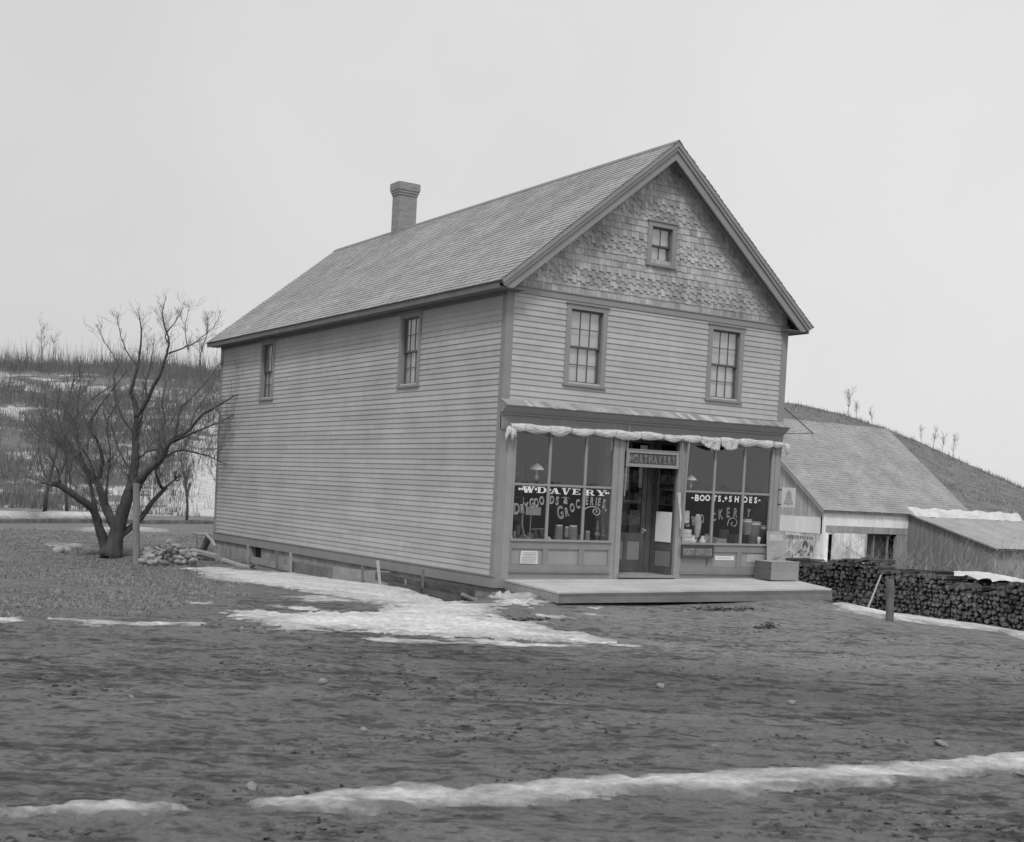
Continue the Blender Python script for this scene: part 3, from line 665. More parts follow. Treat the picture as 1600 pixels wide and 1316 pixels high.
def display_window(x0, x1, muls, name):
    mb = MB()
    zs, zb, zt_ = .74, 1.785, 2.80
    sbox(mb, x0-.045, x0, -.02, .035, zs, zt_-.002); sbox(mb, x1, x1+.045, -.02, .035, zs, zt_-.002)
    sbox(mb, x0-.045, x1+.045, -.02, .055, zs-.04, zs-.001)
    xs = [x0]+muls+[x1]
    for m_ in muls: sbox(mb, m_-.026, m_+.026, -.02, .022, zs, zt_-.002)
    for i in range(len(xs)-1):
        a = xs[i]+(.027 if i else 0); b = xs[i+1]-(.027 if i < len(xs)-2 else 0)
        sbox(mb, a, b, -.018, .018, zb-.022, zb+.022)
        sbox(mb, a, b, -.018, .018, zt_-.05, zt_-.003)
    dw = mb.build('display_window', M_PANEL, store)
    for i in range(len(xs)-1):
        a = xs[i]+(.027 if i else 0); b = xs[i+1]-(.027 if i < len(xs)-2 else 0)
        for (q0, q1) in ((zs, zb-.022), (zb+.022, zt_-.05)):
            g = MB(); g.face([TK(a, 0, q0), TK(b, 0, q0), TK(b, 0, q1), TK(a, 0, q1)]); g.build('glass', M_SHOPGLASS, dw)
    return dw
dwL = display_window(.345, 2.66, [1.142, 1.996], 'l')
dwR = display_window(4.57, 6.95, [5.345, 6.175], 'r')
# posts, pilasters
mb = MB()
for (a, b, o) in ((.141, .299, .03), (2.706, 2.80, .02), (2.802, 2.925, .04), (4.345, 4.44, .04), (4.442, 4.524, .02), (6.996, 7.05, .02), (7.052, 7.16, .035)):
    mb = MB(); sbox(mb, a, b, -.06, o, .0, 2.797); mb.build('pilaster', M_PANEL, store)
# bulkheads with panels
def bulkhead(x0, x1, pans):
    mb = MB()
    sbox(mb, x0, x1, 0, .02, -.03, .098); sbox(mb, x0, x1, 0, .055, .10, .122); sbox(mb, x0, x1, -.02, .024, .124, .245); sbox(mb, x0, x1, -.02, .024, .553, .698)
    e = [x0]+[q for p in pans for q in p]+[x1]
    for i in range(0, len(e), 2):
        if e[i+1] > e[i]+.001: sbox(mb, e[i], e[i+1], -.02, .024, .247, .551)
    bk = mb.build('bulkhead', M_SHOP, store)
    for a, b in pans:
        p = MB(); sbox(p, a, b, -.02, -.006, .247, .551); p.build('panel', M_PANEL, bk)
bulkhead(.30, 2.705, [(.36, 1.08), (1.20, 1.93), (2.055, 2.65)])
bulkhead(4.525, 6.995, [(4.60, 5.27), (5.41, 6.09), (6.24, 6.90)])
# recessed entrance
RD = .62; DY = .78
mb = MB()
mb.box(2.93, 4.34, -.0, DY+.1, -.03, .065)     # floor of the recess
mb.box(2.90, 4.37, -.10, -.001, .02, .075)       # threshold
mb.build('threshold', M_WOOD, store)
mb = MB()
mb.box(2.93, 3.165, DY-.02, DY+.06, .066, 2.85); mb.box(4.185, 4.325, DY-.02, DY+.06, .066, 2.85); mb.box(3.166, 4.184, DY-.02, DY+.06, 2.40, 2.45); mb.box(3.166, 4.184, DY-.02, DY+.06, 2.80, 2.85)
mb.box(3.69, 3.72, DY, DY+.04, 2.451, 2.799)
mb.box(2.93, 4.34, 0.03, DY, 2.86, 2.90)
df = mb.build('door_frame', M_DOOR, store)
g = MB(); g.face([(3.17, DY+.02, 2.45), (4.18, DY+.02, 2.45), (4.18, DY+.02, 2.8), (3.17, DY+.02, 2.8)]); g.build('transom', M_SHOPGLASS, df)
mb = MB(); X0, X1 = 3.17, 4.18
def dbox(a, b, c, d, o=0, m=None): (m or mb).box(a, b, DY+o, DY+.04-o*.0, c, d)
dbox(X0, X0+.11, .07, 2.395); dbox(X1-.11, X1, .07, 2.395); dbox(X0+.11, X1-.11, 2.29, 2.395); dbox(X0+.11, X1-.11, .07, .33); dbox(X0+.11, X1-.11, .735, .90); dbox(X0+.11, X1-.11, 1.545, 1.585); dbox(3.635, 3.735, .331, .734)
door = mb.build('door', M_DOOR, store)
p = MB(); p.box(X0+.112, 3.633, DY+.015, DY+.03, .332, .733); p.box(3.737, X1-.112, DY+.015, DY+.03, .332, .733); p.build('panel', M_SHOP, door)
p = MB(); p.face([(X0+.11, DY+.02, .9), (X1-.11, DY+.02, .9), (X1-.11, DY+.02, 1.545), (X0+.11, DY+.02, 1.545)]); p.face([(X0+.11, DY+.02, 1.585), (X1-.11, DY+.02, 1.585), (X1-.11, DY+.02, 2.29), (X0+.11, DY+.02, 2.29)]); p.build('glass', M_SHOPGLASS, door)
p = MB(); p.box(X1-.075, X1-.04, DY-.012, DY-.001, .89, 1.01); p.tube([(X1-.057, DY-.012, .96), (X1-.057, DY-.055, .96)], .012, 8); p.lathe((X1-.057, DY-.07, .932), [(0, 0), (.026, .01), (.03, .028), (.026, .046), (0, .056)], 10); p.build('knob', M_MIDW, door)
for xs_, sg in ((4.335, 1), (2.935, -1)):
    mb = MB(); T = lambda u, o, z: (xs_-o*sg, u, z)
    mb.box(.03, .085, -.03, .0, .07, 2.85, T); mb.box(.60, .70, -.03, 0, .07, 2.85, T); mb.box(.086, .599, -.03, 0, .07, .235, T); mb.box(.086, .599, -.03, 0, .575, .74, T); mb.box(.086, .599, -.03, 0, 2.37, 2.45, T); mb.box(.086, .599, -.025, -.002, 1.83, 1.86, T); mb.box(.086, .599, -.03, 0, 2.78, 2.85, T)
    mb.box(.70, DY-.021, -.03, -.002, .07, 2.85, T)
    sl = mb.build('sidelight', M_DOOR, store)
    p = MB(); p.box(.088, .597, -.024, -.014, .236, .574, T); p.build('panel', M_SHOP, sl)
    p = MB(); p.face([T(.086, -.013, .74), T(.599, -.013, .74), T(.599, -.013, 2.37), T(.086, -.013, 2.37)]); p.build('glass', M_SHOPGLASS, sl)
# shop interior shell, show-window floors and shelves
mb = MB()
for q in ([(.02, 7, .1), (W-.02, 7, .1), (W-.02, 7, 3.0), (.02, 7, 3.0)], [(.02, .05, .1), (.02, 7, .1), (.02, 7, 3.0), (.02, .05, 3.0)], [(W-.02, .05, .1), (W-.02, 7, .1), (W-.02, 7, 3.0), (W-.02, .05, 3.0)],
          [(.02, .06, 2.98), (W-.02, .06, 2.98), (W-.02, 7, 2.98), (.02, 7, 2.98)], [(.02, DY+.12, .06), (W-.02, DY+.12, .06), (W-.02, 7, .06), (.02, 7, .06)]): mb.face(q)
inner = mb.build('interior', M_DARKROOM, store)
for a, b in ((.33, 2.70), (4.52, 7.0)):
    mb = MB(); mb.box(a, b, .03, .60, .66, .695); mb.build('show_window_floor', M_OLDW, store)
for yy, x0, x1 in ((3.2, .4, 2.6), (3.0, 4.7, 6.9)):
    mb = MB(); mb.box(x0, x0+.03, yy, yy+.3, .1, 2.5); mb.box(x1-.03, x1, yy, yy+.3, .1, 2.5)
    for zz in (.5, 1.0, 1.5, 2.0, 2.45): mb.box(x0+.031, x1-.031, yy, yy+.3, zz, zz+.03)
    sh = mb.build('shelving', M_OLDW, store)
    st = MB()
    for zz in (.53, 1.03, 1.53, 2.03):
        x = x0+.06
        while x < x1-.12:
            wd = random.uniform(.06, .16); hgt = random.uniform(.12, .33); st.box(x, x+wd, yy+.04, yy+.2, zz+.001, zz+hgt); x += wd+random.uniform(.005, .05)
    st.build('stock', mat('packed_stock', .08, .40, 6, rv=.6), sh)

# ================================================================ LETTERING
def text_geo(s, size=1., outline=0, bold=0):
    cu = bpy.data.curves.new('t', 'FONT'); cu.body = s; cu.size = size; cu.align_x = 'CENTER'
    cu.resolution_u = 4
    if outline: cu.fill_mode = 'NONE'; cu.bevel_depth = outline; cu.bevel_resolution = 0
    elif bold: cu.offset = bold
    o = bpy.data.objects.new('t', cu); COL.objects.link(o)
    dg = bpy.context.evaluated_depsgraph_get(); dg.update(); me = bpy.data.meshes.new_from_object(o.evaluated_get(dg))
    vs = [tuple(v.co) for v in me.vertices]; fs = [tuple(p.vertices) for p in me.polygons]
    bpy.data.objects.remove(o); bpy.data.curves.remove(cu); bpy.data.meshes.remove(me); return vs, fs
def put(mb, geo, T, u, z, sx=1., sy=1., ang=0., o=.008):
    vs, fs = geo; i = len(mb.v); c, s = math.cos(ang), math.sin(ang)
    for x, y, q in vs:
        x *= sx; y *= sy; mb.v.append(tuple(T(u+x*c-y*s, o+q*.15, z+x*s+y*c)))
    for f in fs: mb.f.append(tuple(k+i for k in f)); mb.r.append(.5)
# slab-serif capitals drawn as strokes; unit cell 1 x 1
def slab(ch):
    S = []; t = .26; h = .11
    def bar_(x0, z0, x1, z1, w0=t): S.append([(x0-w0/2, z0), (x0+w0/2, z0), (x1+w0/2, z1), (x1-w0/2, z1)])
    def rect(x0, x1, z0, z1): S.append([(x0, z0), (x1, z0), (x1, z1), (x0, z1)])
    def bowl(cx_, cz, rx, rzz, th, a0=-90, a1=90):
        n = 10
        for k in range(n):
            a = math.radians(a0+(a1-a0)*k/n); b = math.radians(a0+(a1-a0)*(k+1)/n)
            f = lambda q, e: (cx_+(rx-e*th)*math.cos(q), cz+(rzz-e*h)*math.sin(q))
            S.append([f(a, 0), f(b, 0), f(b, 1), f(a, 1)])
    if ch == 'W':
        bar_(.30, 0, .12, 1); bar_(.32, 0, .50, .9, .10); bar_(.66, 0, .50, 1); bar_(.68, 0, .88, 1, .10); rect(-.05, .32, .9, 1); rect(.36, .66, .9, 1); rect(.76, 1.02, .9, 1)
    if ch == 'D':
        rect(.12, .38, 0, 1); rect(0, .55, 0, h); rect(0, .55, 1-h, 1); bowl(.55, .5, .42, .5, .25)
    if ch == 'A':
        bar_(.74, 0, .50, 1); bar_(.14, 0, .44, 1, .10); rect(.24, .66, .28, .38); rect(-.02, .32, 0, h); rect(.54, 1.0, 0, h)
    if ch == 'V':
        bar_(.44, 0, .20, 1); bar_(.50, 0, .80, 1, .10); rect(.0, .44, 1-h, 1); rect(.64, .98, 1-h, 1)
    if ch == 'E':
        rect(.14, .40, 0, 1); rect(.02, .92, 0, h); rect(.02, .88, 1-h, 1); rect(.38, .66, .45, .55); rect(.60, .68, .34, .66); rect(.84, .92, 0, .32); rect(.80, .88, .70, 1)
    if ch == 'R':
        rect(.12, .38, 0, 1); rect(0, .50, 0, h); rect(.0, .58, 1-h, 1); rect(.38, .58, .46, .56); bowl(.58, .73, .30, .27, .22); bar_(.84, 0, .60, .5, .24); rect(.66, 1.02, 0, h)
    if ch == 'Y':
        rect(.37, .63, 0, .5); bar_(.46, .42, .20, 1); bar_(.56, .42, .82, 1, .10); rect(.0, .40, 1-h, 1); rect(.66, .98, 1-h, 1); rect(.22, .78, 0, h)
    if ch == '.':
        S.append([(.5+.22*math.cos(a*math.pi/4), .5+.30*math.sin(a*math.pi/4)) for a in range(8)])
    return S
def draw_slab(mb, ch, x0, x1, z0, z1, o=.010):
    for k, poly in enumerate(slab(ch)): mb.face([TK(x0+(x1-x0)*p[0], o+.0006*k, z0+(z1-z0)*p[1]) for p in poly], .8)
def fpx(px, py): p = at(px, py, 1, 0); return p.x, p.z
mb = MB()
for ch, a, b, c, d in (('W', 816, 835, 760, 770), ('D', 838, 853.5, 761, 770.5), ('A', 858.5, 875, 763, 771.8), ('V', 877, 891.5, 763, 773), ('E', 893, 907, 764, 773), ('R', 913.5, 928, 765.5, 774.5), ('Y', 931, 947, 766, 775)):
    x0, _ = fpx(a, d); x1, _ = fpx(b, d); _, zt_ = fpx((a+b)/2, c); _, zb = fpx((a+b)/2, d)
    t = TL(1.7)*(x0+x1)/2; draw_slab(mb, ch, x0, x1, zb-t, zt_-t)
for px, py, r in ((811.5, 764, 2.2), (815.5, 764, 2), (837, 764.5, 2.2), (859, 765.5, 2.0), (946.5, 770.5, 2.2), (950, 770.8, 1.8)):
    x, z = fpx(px, py); z -= TL(1.7)*x; mb.face([TK(x+.016*r*math.cos(a*math.pi/4)/1.2, .010, z+.014*r*math.sin(a*math.pi/4)/1.2) for a in range(8)], .8)
o = mb.build('lettering', M_WHITE, dwL); o['label'] = 'white slab-serif owner name painted across the left show window'
# grey outlined letters on arched lines
mb = MB()
def arc_letters(mb, items, outline=.012, T=TK):
    for ch, px, py, hpx, wsc, ang in items:
        x, z = fpx(px, py); _, z1 = fpx(px, py-hpx); z -= TL(1.6)*x; H = z1-z-TL(1.6)*0
        g = text_geo(ch, 1.0, outline/max(H/.72, .05) if outline else 0, 0 if outline else .04)
        s = (z1-z-TL(1.6)*x)/.72 if False else (fpx(px, py-hpx)[1]-fpx(px, py)[1])/.72
        put(mb, g, T, x, z, s*wsc, s, math.radians(ang))
arc_letters(mb, [('D', 807, 803, 17, 0.68, 4), ('R', 816, 801, 13, 0.65, 6), ('Y', 823, 798, 13, 0.65, 12), ('G', 831.5, 793.5, 15, 0.61, 12), ('O', 838.5, 791.5, 13, 0.58, 12), ('O', 846.5, 788.5, 13, 0.61, 8),
    ('D', 861.5, 787, 12, 0.65, -4), ('S', 869.5, 789, 13, 0.68, -6), ('&', 883, 787, 9, .9, -2),
    ('G', 876.5, 810, 20, 0.61, 14), ('R', 886, 806, 13, 0.61, 14), ('O', 894.5, 799.5, 13, 0.61, 12), ('C', 903, 794, 13.5, 0.61, 8), ('E', 916.5, 788.5, 12.5, 0.61, 2), ('R', 924, 789, 12.5, 0.61, -2), ('I', 930.5, 789.5, 12, 0.65, -4), ('E', 935, 790, 12, 0.61, -6), ('S', 942, 794, 14, 0.61, -10), (',', 946, 797, 10, 1, 0)], .010)
o = mb.build('lettering', M_LETTER, dwL); o['label'] = 'grey outlined dry goods and groceries lettering on two waved lines'
def swirl(mb, pts, w=.010, T=TK, o=.010):
    P = []
    for px, py in pts: x, z = fpx(px, py); P.append(T(x, o, z-TL(1.6)*x))
    Q = [Vector(p) for p in P]; out = []
    for i in range(len(Q)-1):
        a, b, c, d = Q[max(i-1, 0)], Q[i], Q[i+1], Q[min(i+2, len(Q)-1)]
        for k in range(5): t = k/5; out.append(.5*((2*b)+(c-a)*t+(2*a-5*b+4*c-d)*t*t+(3*b-a-3*c+d)*t**3))
    mb.tube(out+[Q[-1]], w, 5)
mb = MB()
swirl(mb, [(913, 795.5), (918, 793), (924, 791.8), (930, 792.5), (935, 795), (936.8, 799), (935.5, 803), (931.5, 804.6), (927.5, 802.5), (926, 799), (928, 796), (931, 796), (932, 799), (930, 800.6)], .012)
swirl(mb, [(877, 778), (883, 777), (889, 779.5)], .006)
mb.build('scroll_ornament', M_LETTER, dwL)
mb = MB()
arc_letters(mb, [('-', 1081.5, 780.5, 8, 1.3, 0), ('B', 1088, 782.5, 9.6, 1.15, -2), ('O', 1096.5, 782.5, 9, 1.0, -2), ('O', 1105, 782.5, 9, 1.0, -2), ('T', 1116, 783, 9, 1.0, -2), ('S', 1123.5, 783.5, 9, 1.0, -2), ('.', 1129.5, 784, 9, 1.2, 0), ('+', 1133.5, 783, 9, .9, -2), ('S', 1140.5, 784, 9, 1.0, -2), ('H', 1150.5, 784.5, 9, 1.05, -2), ('O', 1163.5, 785, 9, 1.0, -2), ('E', 1172, 785.5, 9, 1.0, -2), ('S', 1180, 786, 9, 1.0, -2), ('-', 1186, 784.5, 8, 1.2, 0)], .0)
o = mb.build('lettering', M_WHITE, dwR); o['label'] = 'white boots and shoes lettering across the right show window'
mb = MB()
arc_letters(mb, [('C', 1074, 822, 13, .68, 14), ('R', 1084, 819, 13, .68, 14), ('O', 1097, 816, 13, 0.58, 12), ('C', 1115.5, 813, 12, .68, 10), ('K', 1125.5, 810.5, 14.5, .68, 6), ('E', 1137, 807.5, 14.5, .68, 2), ('R', 1148, 807.5, 13.5, .68, -2), ('Y', 1168.5, 807, 12, 0.61, -6)], .009)
swirl(mb, [(1136, 820), (1139, 811), (1146, 809), (1151, 814), (1148, 821), (1142, 819), (1144, 815)], .008)
o = mb.build('lettering', M_LETTER, dwR); o['label'] = 'faint grey crockery lettering below the white words'

# ================================================================ SIGNS AND PAPERS
def framed_sign(name, label, cat, x0, x1, z0, z1, o0, text, fm, bm, fw=.05, lm=M_LETTER, letter_w=None, tz=None):
    t = thing(name, label, cat, TK((x0+x1)/2, o0, z0))
    m = MB(); sbox(m, x0+fw*.9, x1-fw*.9, o0, o0+.018, z0+fw*.9, z1-fw*.9); m.build('board', bm, t)
    m = MB(); sbox(m, x0, x1, o0, o0+.035, z1-fw, z1); sbox(m, x0, x1, o0, o0+.035, z0, z0+fw); sbox(m, x0, x0+fw, o0, o0+.033, z0+fw+.001, z1-fw-.001); sbox(m, x1-fw, x1, o0, o0+.033, z0+fw+.001, z1-fw-.001)
    sbox(m, x0-.01, x1+.01, o0, o0+.045, z1+.001, z1+.016); m.build('frame', fm, t)
    m = MB(); H = (z1-z0-2*fw)*.70; n = len(text); ww = (x1-x0-2*fw)
    for i, ch in enumerate(text):
        if ch == ' ': continue
        g = text_geo(ch, H/.72, 0, .012); put(m, g, TK, x0+fw+ww*(i+.5)/n, z0+fw+(z1-z0-2*fw-H)/2, letter_w or 1., 1, 0, o0+.023)
    m.build('lettering', lm, t); return t
M_SIGNL = mat('faded_gilt', .14, .26, 9, rough=.7, streak=.2)
framed_sign('shop_sign', 'long framed sign board with faded owner name hung across the top of the entrance', 'sign', 2.955, 4.30, 2.235, 2.575, .045, 'WORTHAVERY', M_PANEL, M_IRON, .062, M_SIGNL, .62)
framed_sign('post_office_sign', 'small dark framed post office sign under the right show window', 'sign', 4.50, 5.37, .435, .685, .062, 'POST OFFICE', mat('dark_frame', .07, .09, 5), mat('dark_board', .13, .16, 5), .035, mat('sign_letters', .22, .29, 9), .62)
mb = MB()
q = [fpx(*p) for p in ((813.5, 860.5), (840, 861), (839.5, 881.5), (811.5, 880.5), (812, 872))]
mb.prism([(x, z-TL(.4)*x) for x, z in q], lambda x, z: TK(x, .012, z), lambda x, z: TK(x, .015, z), .6)
nt_ = mb.build('paper_notice', M_PAPER); tag(nt_, 'white printed notice with torn corner on the panel under the left show window', 'notice')
mb = MB()
for k in range(7):
    z = fpx(826, 863.6+k*2.45)[1]; a = fpx(817 if k < 3 else 814.5, 870)[0]; b = fpx(837.3-(k % 3)*.8, 870)[0]; sbox(mb, a, b, .0156, .0168, z-.010-TL(.4)*a, z+.002-TL(.4)*a)
mb.build('print', mat('print_grey', .28, .36, 30), nt_)
def fbox_px(name, label, cat, a, b, o0, o1, m):
    x0, z1 = fpx(*a); x1, z0 = fpx(*b); mb = MB(); t = TL((z0+z1)/2)*(x0+x1)/2; sbox(mb, x0, x1, o0, o1, z0-t, z1-t); return tag(mb.build(name, m), label, cat)
sl_ = fbox_px('paper_slip', 'white paper slip pasted on the middle panel beside the post office sign', 'notice', (1117.5, 868.8), (1146.3, 875.6), .0, .004, M_WHITE)
mb = MB(); x0, z1 = fpx(1121, 871); x1, z0 = fpx(1142, 873.2); t = TL(.45)*(x0+x1)/2; sbox(mb, x0, x1, .0045, .0055, z0-t, z1-t); mb.build('print', mat('faint_print', .5, .56, 30), sl_)
fbox_px('paper_notice', 'grey faded paper on the panel behind the crate', 'notice', (1167, 866.5), (1193, 879), .0, .004, mat('old_paper', .36, .48, 12, streak=.1))
# telephone sign at the corner of the shop front
t = thing('telephone_sign', 'small square pale sign with a grey bell, sticking out from the store corner', 'sign', (7.42, -.1, 1.6))
mb = MB(); mb.box(7.215, 7.625, -.112, -.10, 1.60, 2.035); mb.build('plate', mat('enamel', .50, .56, 4, rough=.4), t)
mb = MB(); prof = [(.0, .345), (.018, .34), (.02, .315), (.055, .30), (.078, .24), (.090, .15), (.125, .08), (.140, .045), (.13, .03), (.02, .028), (.018, .0), (.0, -.005)]
pts = [(7.42+a, 1.635+b) for a, b in prof]+[(7.42-a, 1.635+b) for a, b in prof[::-1]]
mb.prism(pts, lambda x, z: (x, -.1135, z), lambda x, z: (x, -.116, z)); mb.build('bell_emblem', mat('enamel_grey', .27, .31, 6, rough=.4), t)
mb = MB()
for zz, hw in ((1.70, .10), (1.735, .085), (1.77, .072), (1.84, .06)): mb.box(7.42-hw, 7.42+hw, -.1176, -.1165, zz, zz+.012)
mb.build('band', mat('enamel_light', .42, .46, 6, rough=.4), t)
mb = MB(); mb.box(7.19, 7.216, -.108, -.02, 1.64, 1.67); mb.box(7.19, 7.216, -.108, -.02, 1.96, 1.99); mb.build('bracket', M_IRON, t)
# wire bracket on the right corner
mb = MB(); a = at(1224, 636, 1, .1); b = at(1270, 677, 1, .1); c = at(1231, 678, 1, .1)
mb.tube([a, b], .011, 5); mb.tube([b, c, (7.2, .1, c.z)], .008, 5); mb.tube([b, b+Vector((0, 0, -.05))], .008, 5)
tag(mb.build('sign_bracket', M_IRON), 'empty thin triangular iron bracket high on the right corner of the store', 'bracket')

# ================================================================ ROLLED AWNING
aw = thing('rolled_awning', 'white canvas awning rolled and tied along the top of the shop windows', 'awning', (3.6, -.1, 2.8))
ties = [fpx(px, 675)[0] for px in (791, 814, 853, 886, 922, 955, 995, 1030, 1060, 1090, 1119, 1149, 1176, 1203, 1219)]
def awz(x): return 2.865+.0125*x
mb = MB(); nseg = 16; N = 44; rings = []
pin = [random.uniform(.12, .42) for _ in ties]
for i in range(len(ties)-1):
    a, b = ties[i], ties[i+1]; dr = random.choice((.0, .012, .02, .035)); fat = random.uniform(.056, .072); lop = random.uniform(.4, .6)
    if i in (2, 5): dr = .045; fat = .078
    for k in range(nseg):
        s = k/nseg; x = a+(b-a)*s; s2 = s**(math.log(.5)/math.log(lop)); e = math.sin(math.pi*s2)**.7; pn = pin[i]*(1-s)+pin[i+1]*s; R = fat*(1-pn*(1-e)); dz = -dr*math.sin(math.pi*s2)
        ring = []
        for j in range(N):
            an = 2*math.pi*j/N; ph = an*2+x*9; f = 1+.13*math.sin(ph)+.10*abs(math.sin(an*3.5-x*13+1))+.04*math.sin(an*8+x*20)
            ring.append((x, -.125-R*.85*f*math.cos(an), awz(x)+dz*.6+R*f*math.sin(an)*(1+.2*e*(math.sin(an) < 0))))
        rings.append(ring)
i0 = 0
for r in rings: mb.v += r
for k in range(len(rings)-1):
    for j in range(N):
        a = k*N+j; b = k*N+(j+1) % N; mb.f.append((a, b, b+N, a+N)); mb.r.append(.5)
mb.f.append(tuple(range(N))); mb.r.append(.5); mb.f.append(tuple((len(rings)-1)*N+j for j in range(N))); mb.r.append(.5)
mb.build('cloth', M_CLOTH, aw, True)
def flap(xa, xb, dmax, jag, th=.012, name='torn_flap'):
    m = MB(); n = 18; top = []; bot = []
    for k in range(n+1):
        s = k/n; x = xa+(xb-xa)*s; d = dmax*(math.sin(math.pi*min(1, s*jag[0]+jag[1]))**.8)+(.02 if k % 2 else -.015)
        top.append((x, awz(x)-.01)); bot.append((x, awz(x)-.03-max(d, .01)))
    for k in range(n):
        a, b, c, d = top[k], top[k+1], bot[k+1], bot[k]; ya = -.185-.02*math.sin(k*.9); yb = -.185-.02*math.sin((k+1)*.9)
        m.face([(a[0], ya, a[1]), (b[0], yb, b[1]), (c[0], yb+.02, c[1]), (d[0], ya+.02, d[1])]); m.face([(a[0], ya+th, a[1]), (b[0], yb+th, b[1]), (c[0], yb+.02+th, c[1]), (d[0], ya+.02+th, d[1])])
    return m.build(name, M_CLOTH, aw)
X = lambda px: fpx(px, 685)[0]
flap(X(1088), X(1118), .17, (.55, .0)[::1] if False else (.5, .05)); flap(X(1120), X(1146), .15, (.75, .1))
for px, py, n_ in ((790, 672, 5), (1217, 697, 3)):
    m = MB()
    for k in range(n_):
        x, z = fpx(px, py); x += .0; dx = (-.07, .06, .12, -.02, .09)[k]; ln = (.20, .19, .13, .1, .12)[k]
        if px > 1000: x += .05; dx = (.06, .02, .10)[k]; ln = (.2, .12, .17)[k]
        m.tube([(x, -.13, z+.04), (x+dx*.7, -.17, z-.01), (x+dx, -.16, z-ln*.6), (x+dx*1.02, -.15, z-ln)], [.045, .04, .03, .02], 8, wob=.12)
    m.build('cloth_end', M_CLOTH, aw, True)
m = MB()
for x in ties[1:-1]: m.tube([(x+.05*math.cos(a*math.pi/5)*0, -.125-.055*math.cos(a*math.pi/5), awz(x)+.055*math.sin(a*math.pi/5)) for a in range(11)], .006, 4)
m.build('tie_cord', M_LETTER, aw)
def rod(p0, p1, o0, o1, r, label, name='awning_rod', m=M_PANEL):
    x0, z0 = fpx(*p0); x1, z1 = fpx(*p1); mb = MB(); mb.tube([(x0, -o0, z0), (x1, -o1, z1)], r, 6); return tag(mb.build(name, m), label, 'awning rod', 'folded awning rods')
rod((978.5, 664), (973, 775), .11, .06, .011, 'thin straight rod hanging from the awning at the left side of the entrance')
rod((1061, 682), (1062.5, 775), .11, .08, .012, 'thin upright rod hanging at the right side of the entrance sign')
rod((1070.5, 690), (1061, 838), .13, .07, .020, 'thicker slanting rod leaning against the post right of the entrance')
m = MB(); P_ = [fpx(*q) for q in ((1056, 770), (1057, 790), (1058.5, 808), (1058, 826))]
m.tube([(x, -.10, z) for x, z in P_], [.035, .02, .025, .012], 7, wob=.4); tag(m.build('tied_rag', M_CLOTH), 'narrow twisted white rag hanging on the post right of the shop door', 'rag')

# ================================================================ SHOP LAMPS AND GOODS
def pendant(px, py, y, s, label):
    p = at(px, py, 1, y); t = thing('hanging_lamp', label, 'hanging lamp', (p.x, y, p.z-.3), 'hanging oil lamps in the shop')
    m = MB(); m.lathe((p.x, y, p.z), [(.20*s, -.055*s), (.19*s, -.03*s), (.15*s, .03*s), (.10*s, .07*s), (.05*s, .095*s), (.035*s, .11*s)], 24); m.build('shade', mat('opal_glass', .82, .86, 3, rough=.3), t, True)
    m = MB(); m.lathe((p.x, y, p.z), [(.0, -.34*s), (.03*s, -.33*s), (.055*s, -.27*s), (.05*s, -.2*s), (.025*s, -.17*s), (.03*s, -.13*s), (.028*s, -.02*s), (.02*s, .12*s)], 12); m.build('font', M_LETTER, t, True)
    m = MB(); m.tube([(p.x, y, p.z+.11), (p.x, y, 2.97)], .006, 4); m.tube([(p.x-.04, y, p.z-.1), (p.x-.12*s, y, p.z+.02), (p.x, y, p.z+.2)], .005, 4); m.build('hanger', M_IRON, t)
pendant(839, 731, .42, .74, 'white domed oil lamp hanging inside behind the top left pane of the left show window')
pendant(1080, 748, .42, .62, 'white domed oil lamp hanging inside behind the top left pane of the right show window')
ZS = .697
def good(name, label, cat, mb, m, smooth=False): return tag(mb.build(name, m, smooth=smooth), label, cat, 'goods in the show windows')
M_TIN = mat('bright_tin', .75, .85, 3, rough=.35); M_DRKG = mat('dark_goods', .06, .12, 5); M_MIDG = mat('mid_goods', .22, .30, 5); M_PALE = mat('pale_goods', .74, .84, 5, streak=.08)
def gx(px, y): return at(px, 835, 1, y).x
m = MB(); x = gx(808, .15); m.prism([(0, 0), (.10, 0), (.0, .27)], lambda u, z: (.37+u, .10, ZS+z), lambda u, z: (.37+u, .11, ZS+z)); good('card', 'white pointed card standing in the lower left corner of the left show window', 'card', m, M_WHITE)
m = MB(); x = gx(815, .3); m.tube([(x, .3, 1.55), (x+.0, .3, 1.0), (x+.05, .3, .8), (x+.2, .3, ZS+.02)], [.012, .02, .03, .03], 7); good('whip', 'long curved pale whip hanging in the left pane of the left show window', 'whip', m, M_MIDG)
t_ = thing('display_stand', 'thin wire display stand with a blank card in the left show window', 'display stand', (gx(828, .3), .3, ZS), 'goods in the show windows')
x = gx(828, .3); m = MB(); m.tube([(x, .3, ZS), (x, .3, 1.42)], .010, 5); m.tube([(x, .3, .92), (x+.38, .3, .94)], .008, 5); m.tube([(x-.15, .3, ZS+.01), (x+.3, .3, ZS+.01)], .01, 5); m.build('wire_frame', M_LETTER, t_)
m = MB(); m.box(x-.13, x+.22, .285, .29, 1.20, 1.36); m.build('card', mat('grey_card', .42, .5, 6), t_)
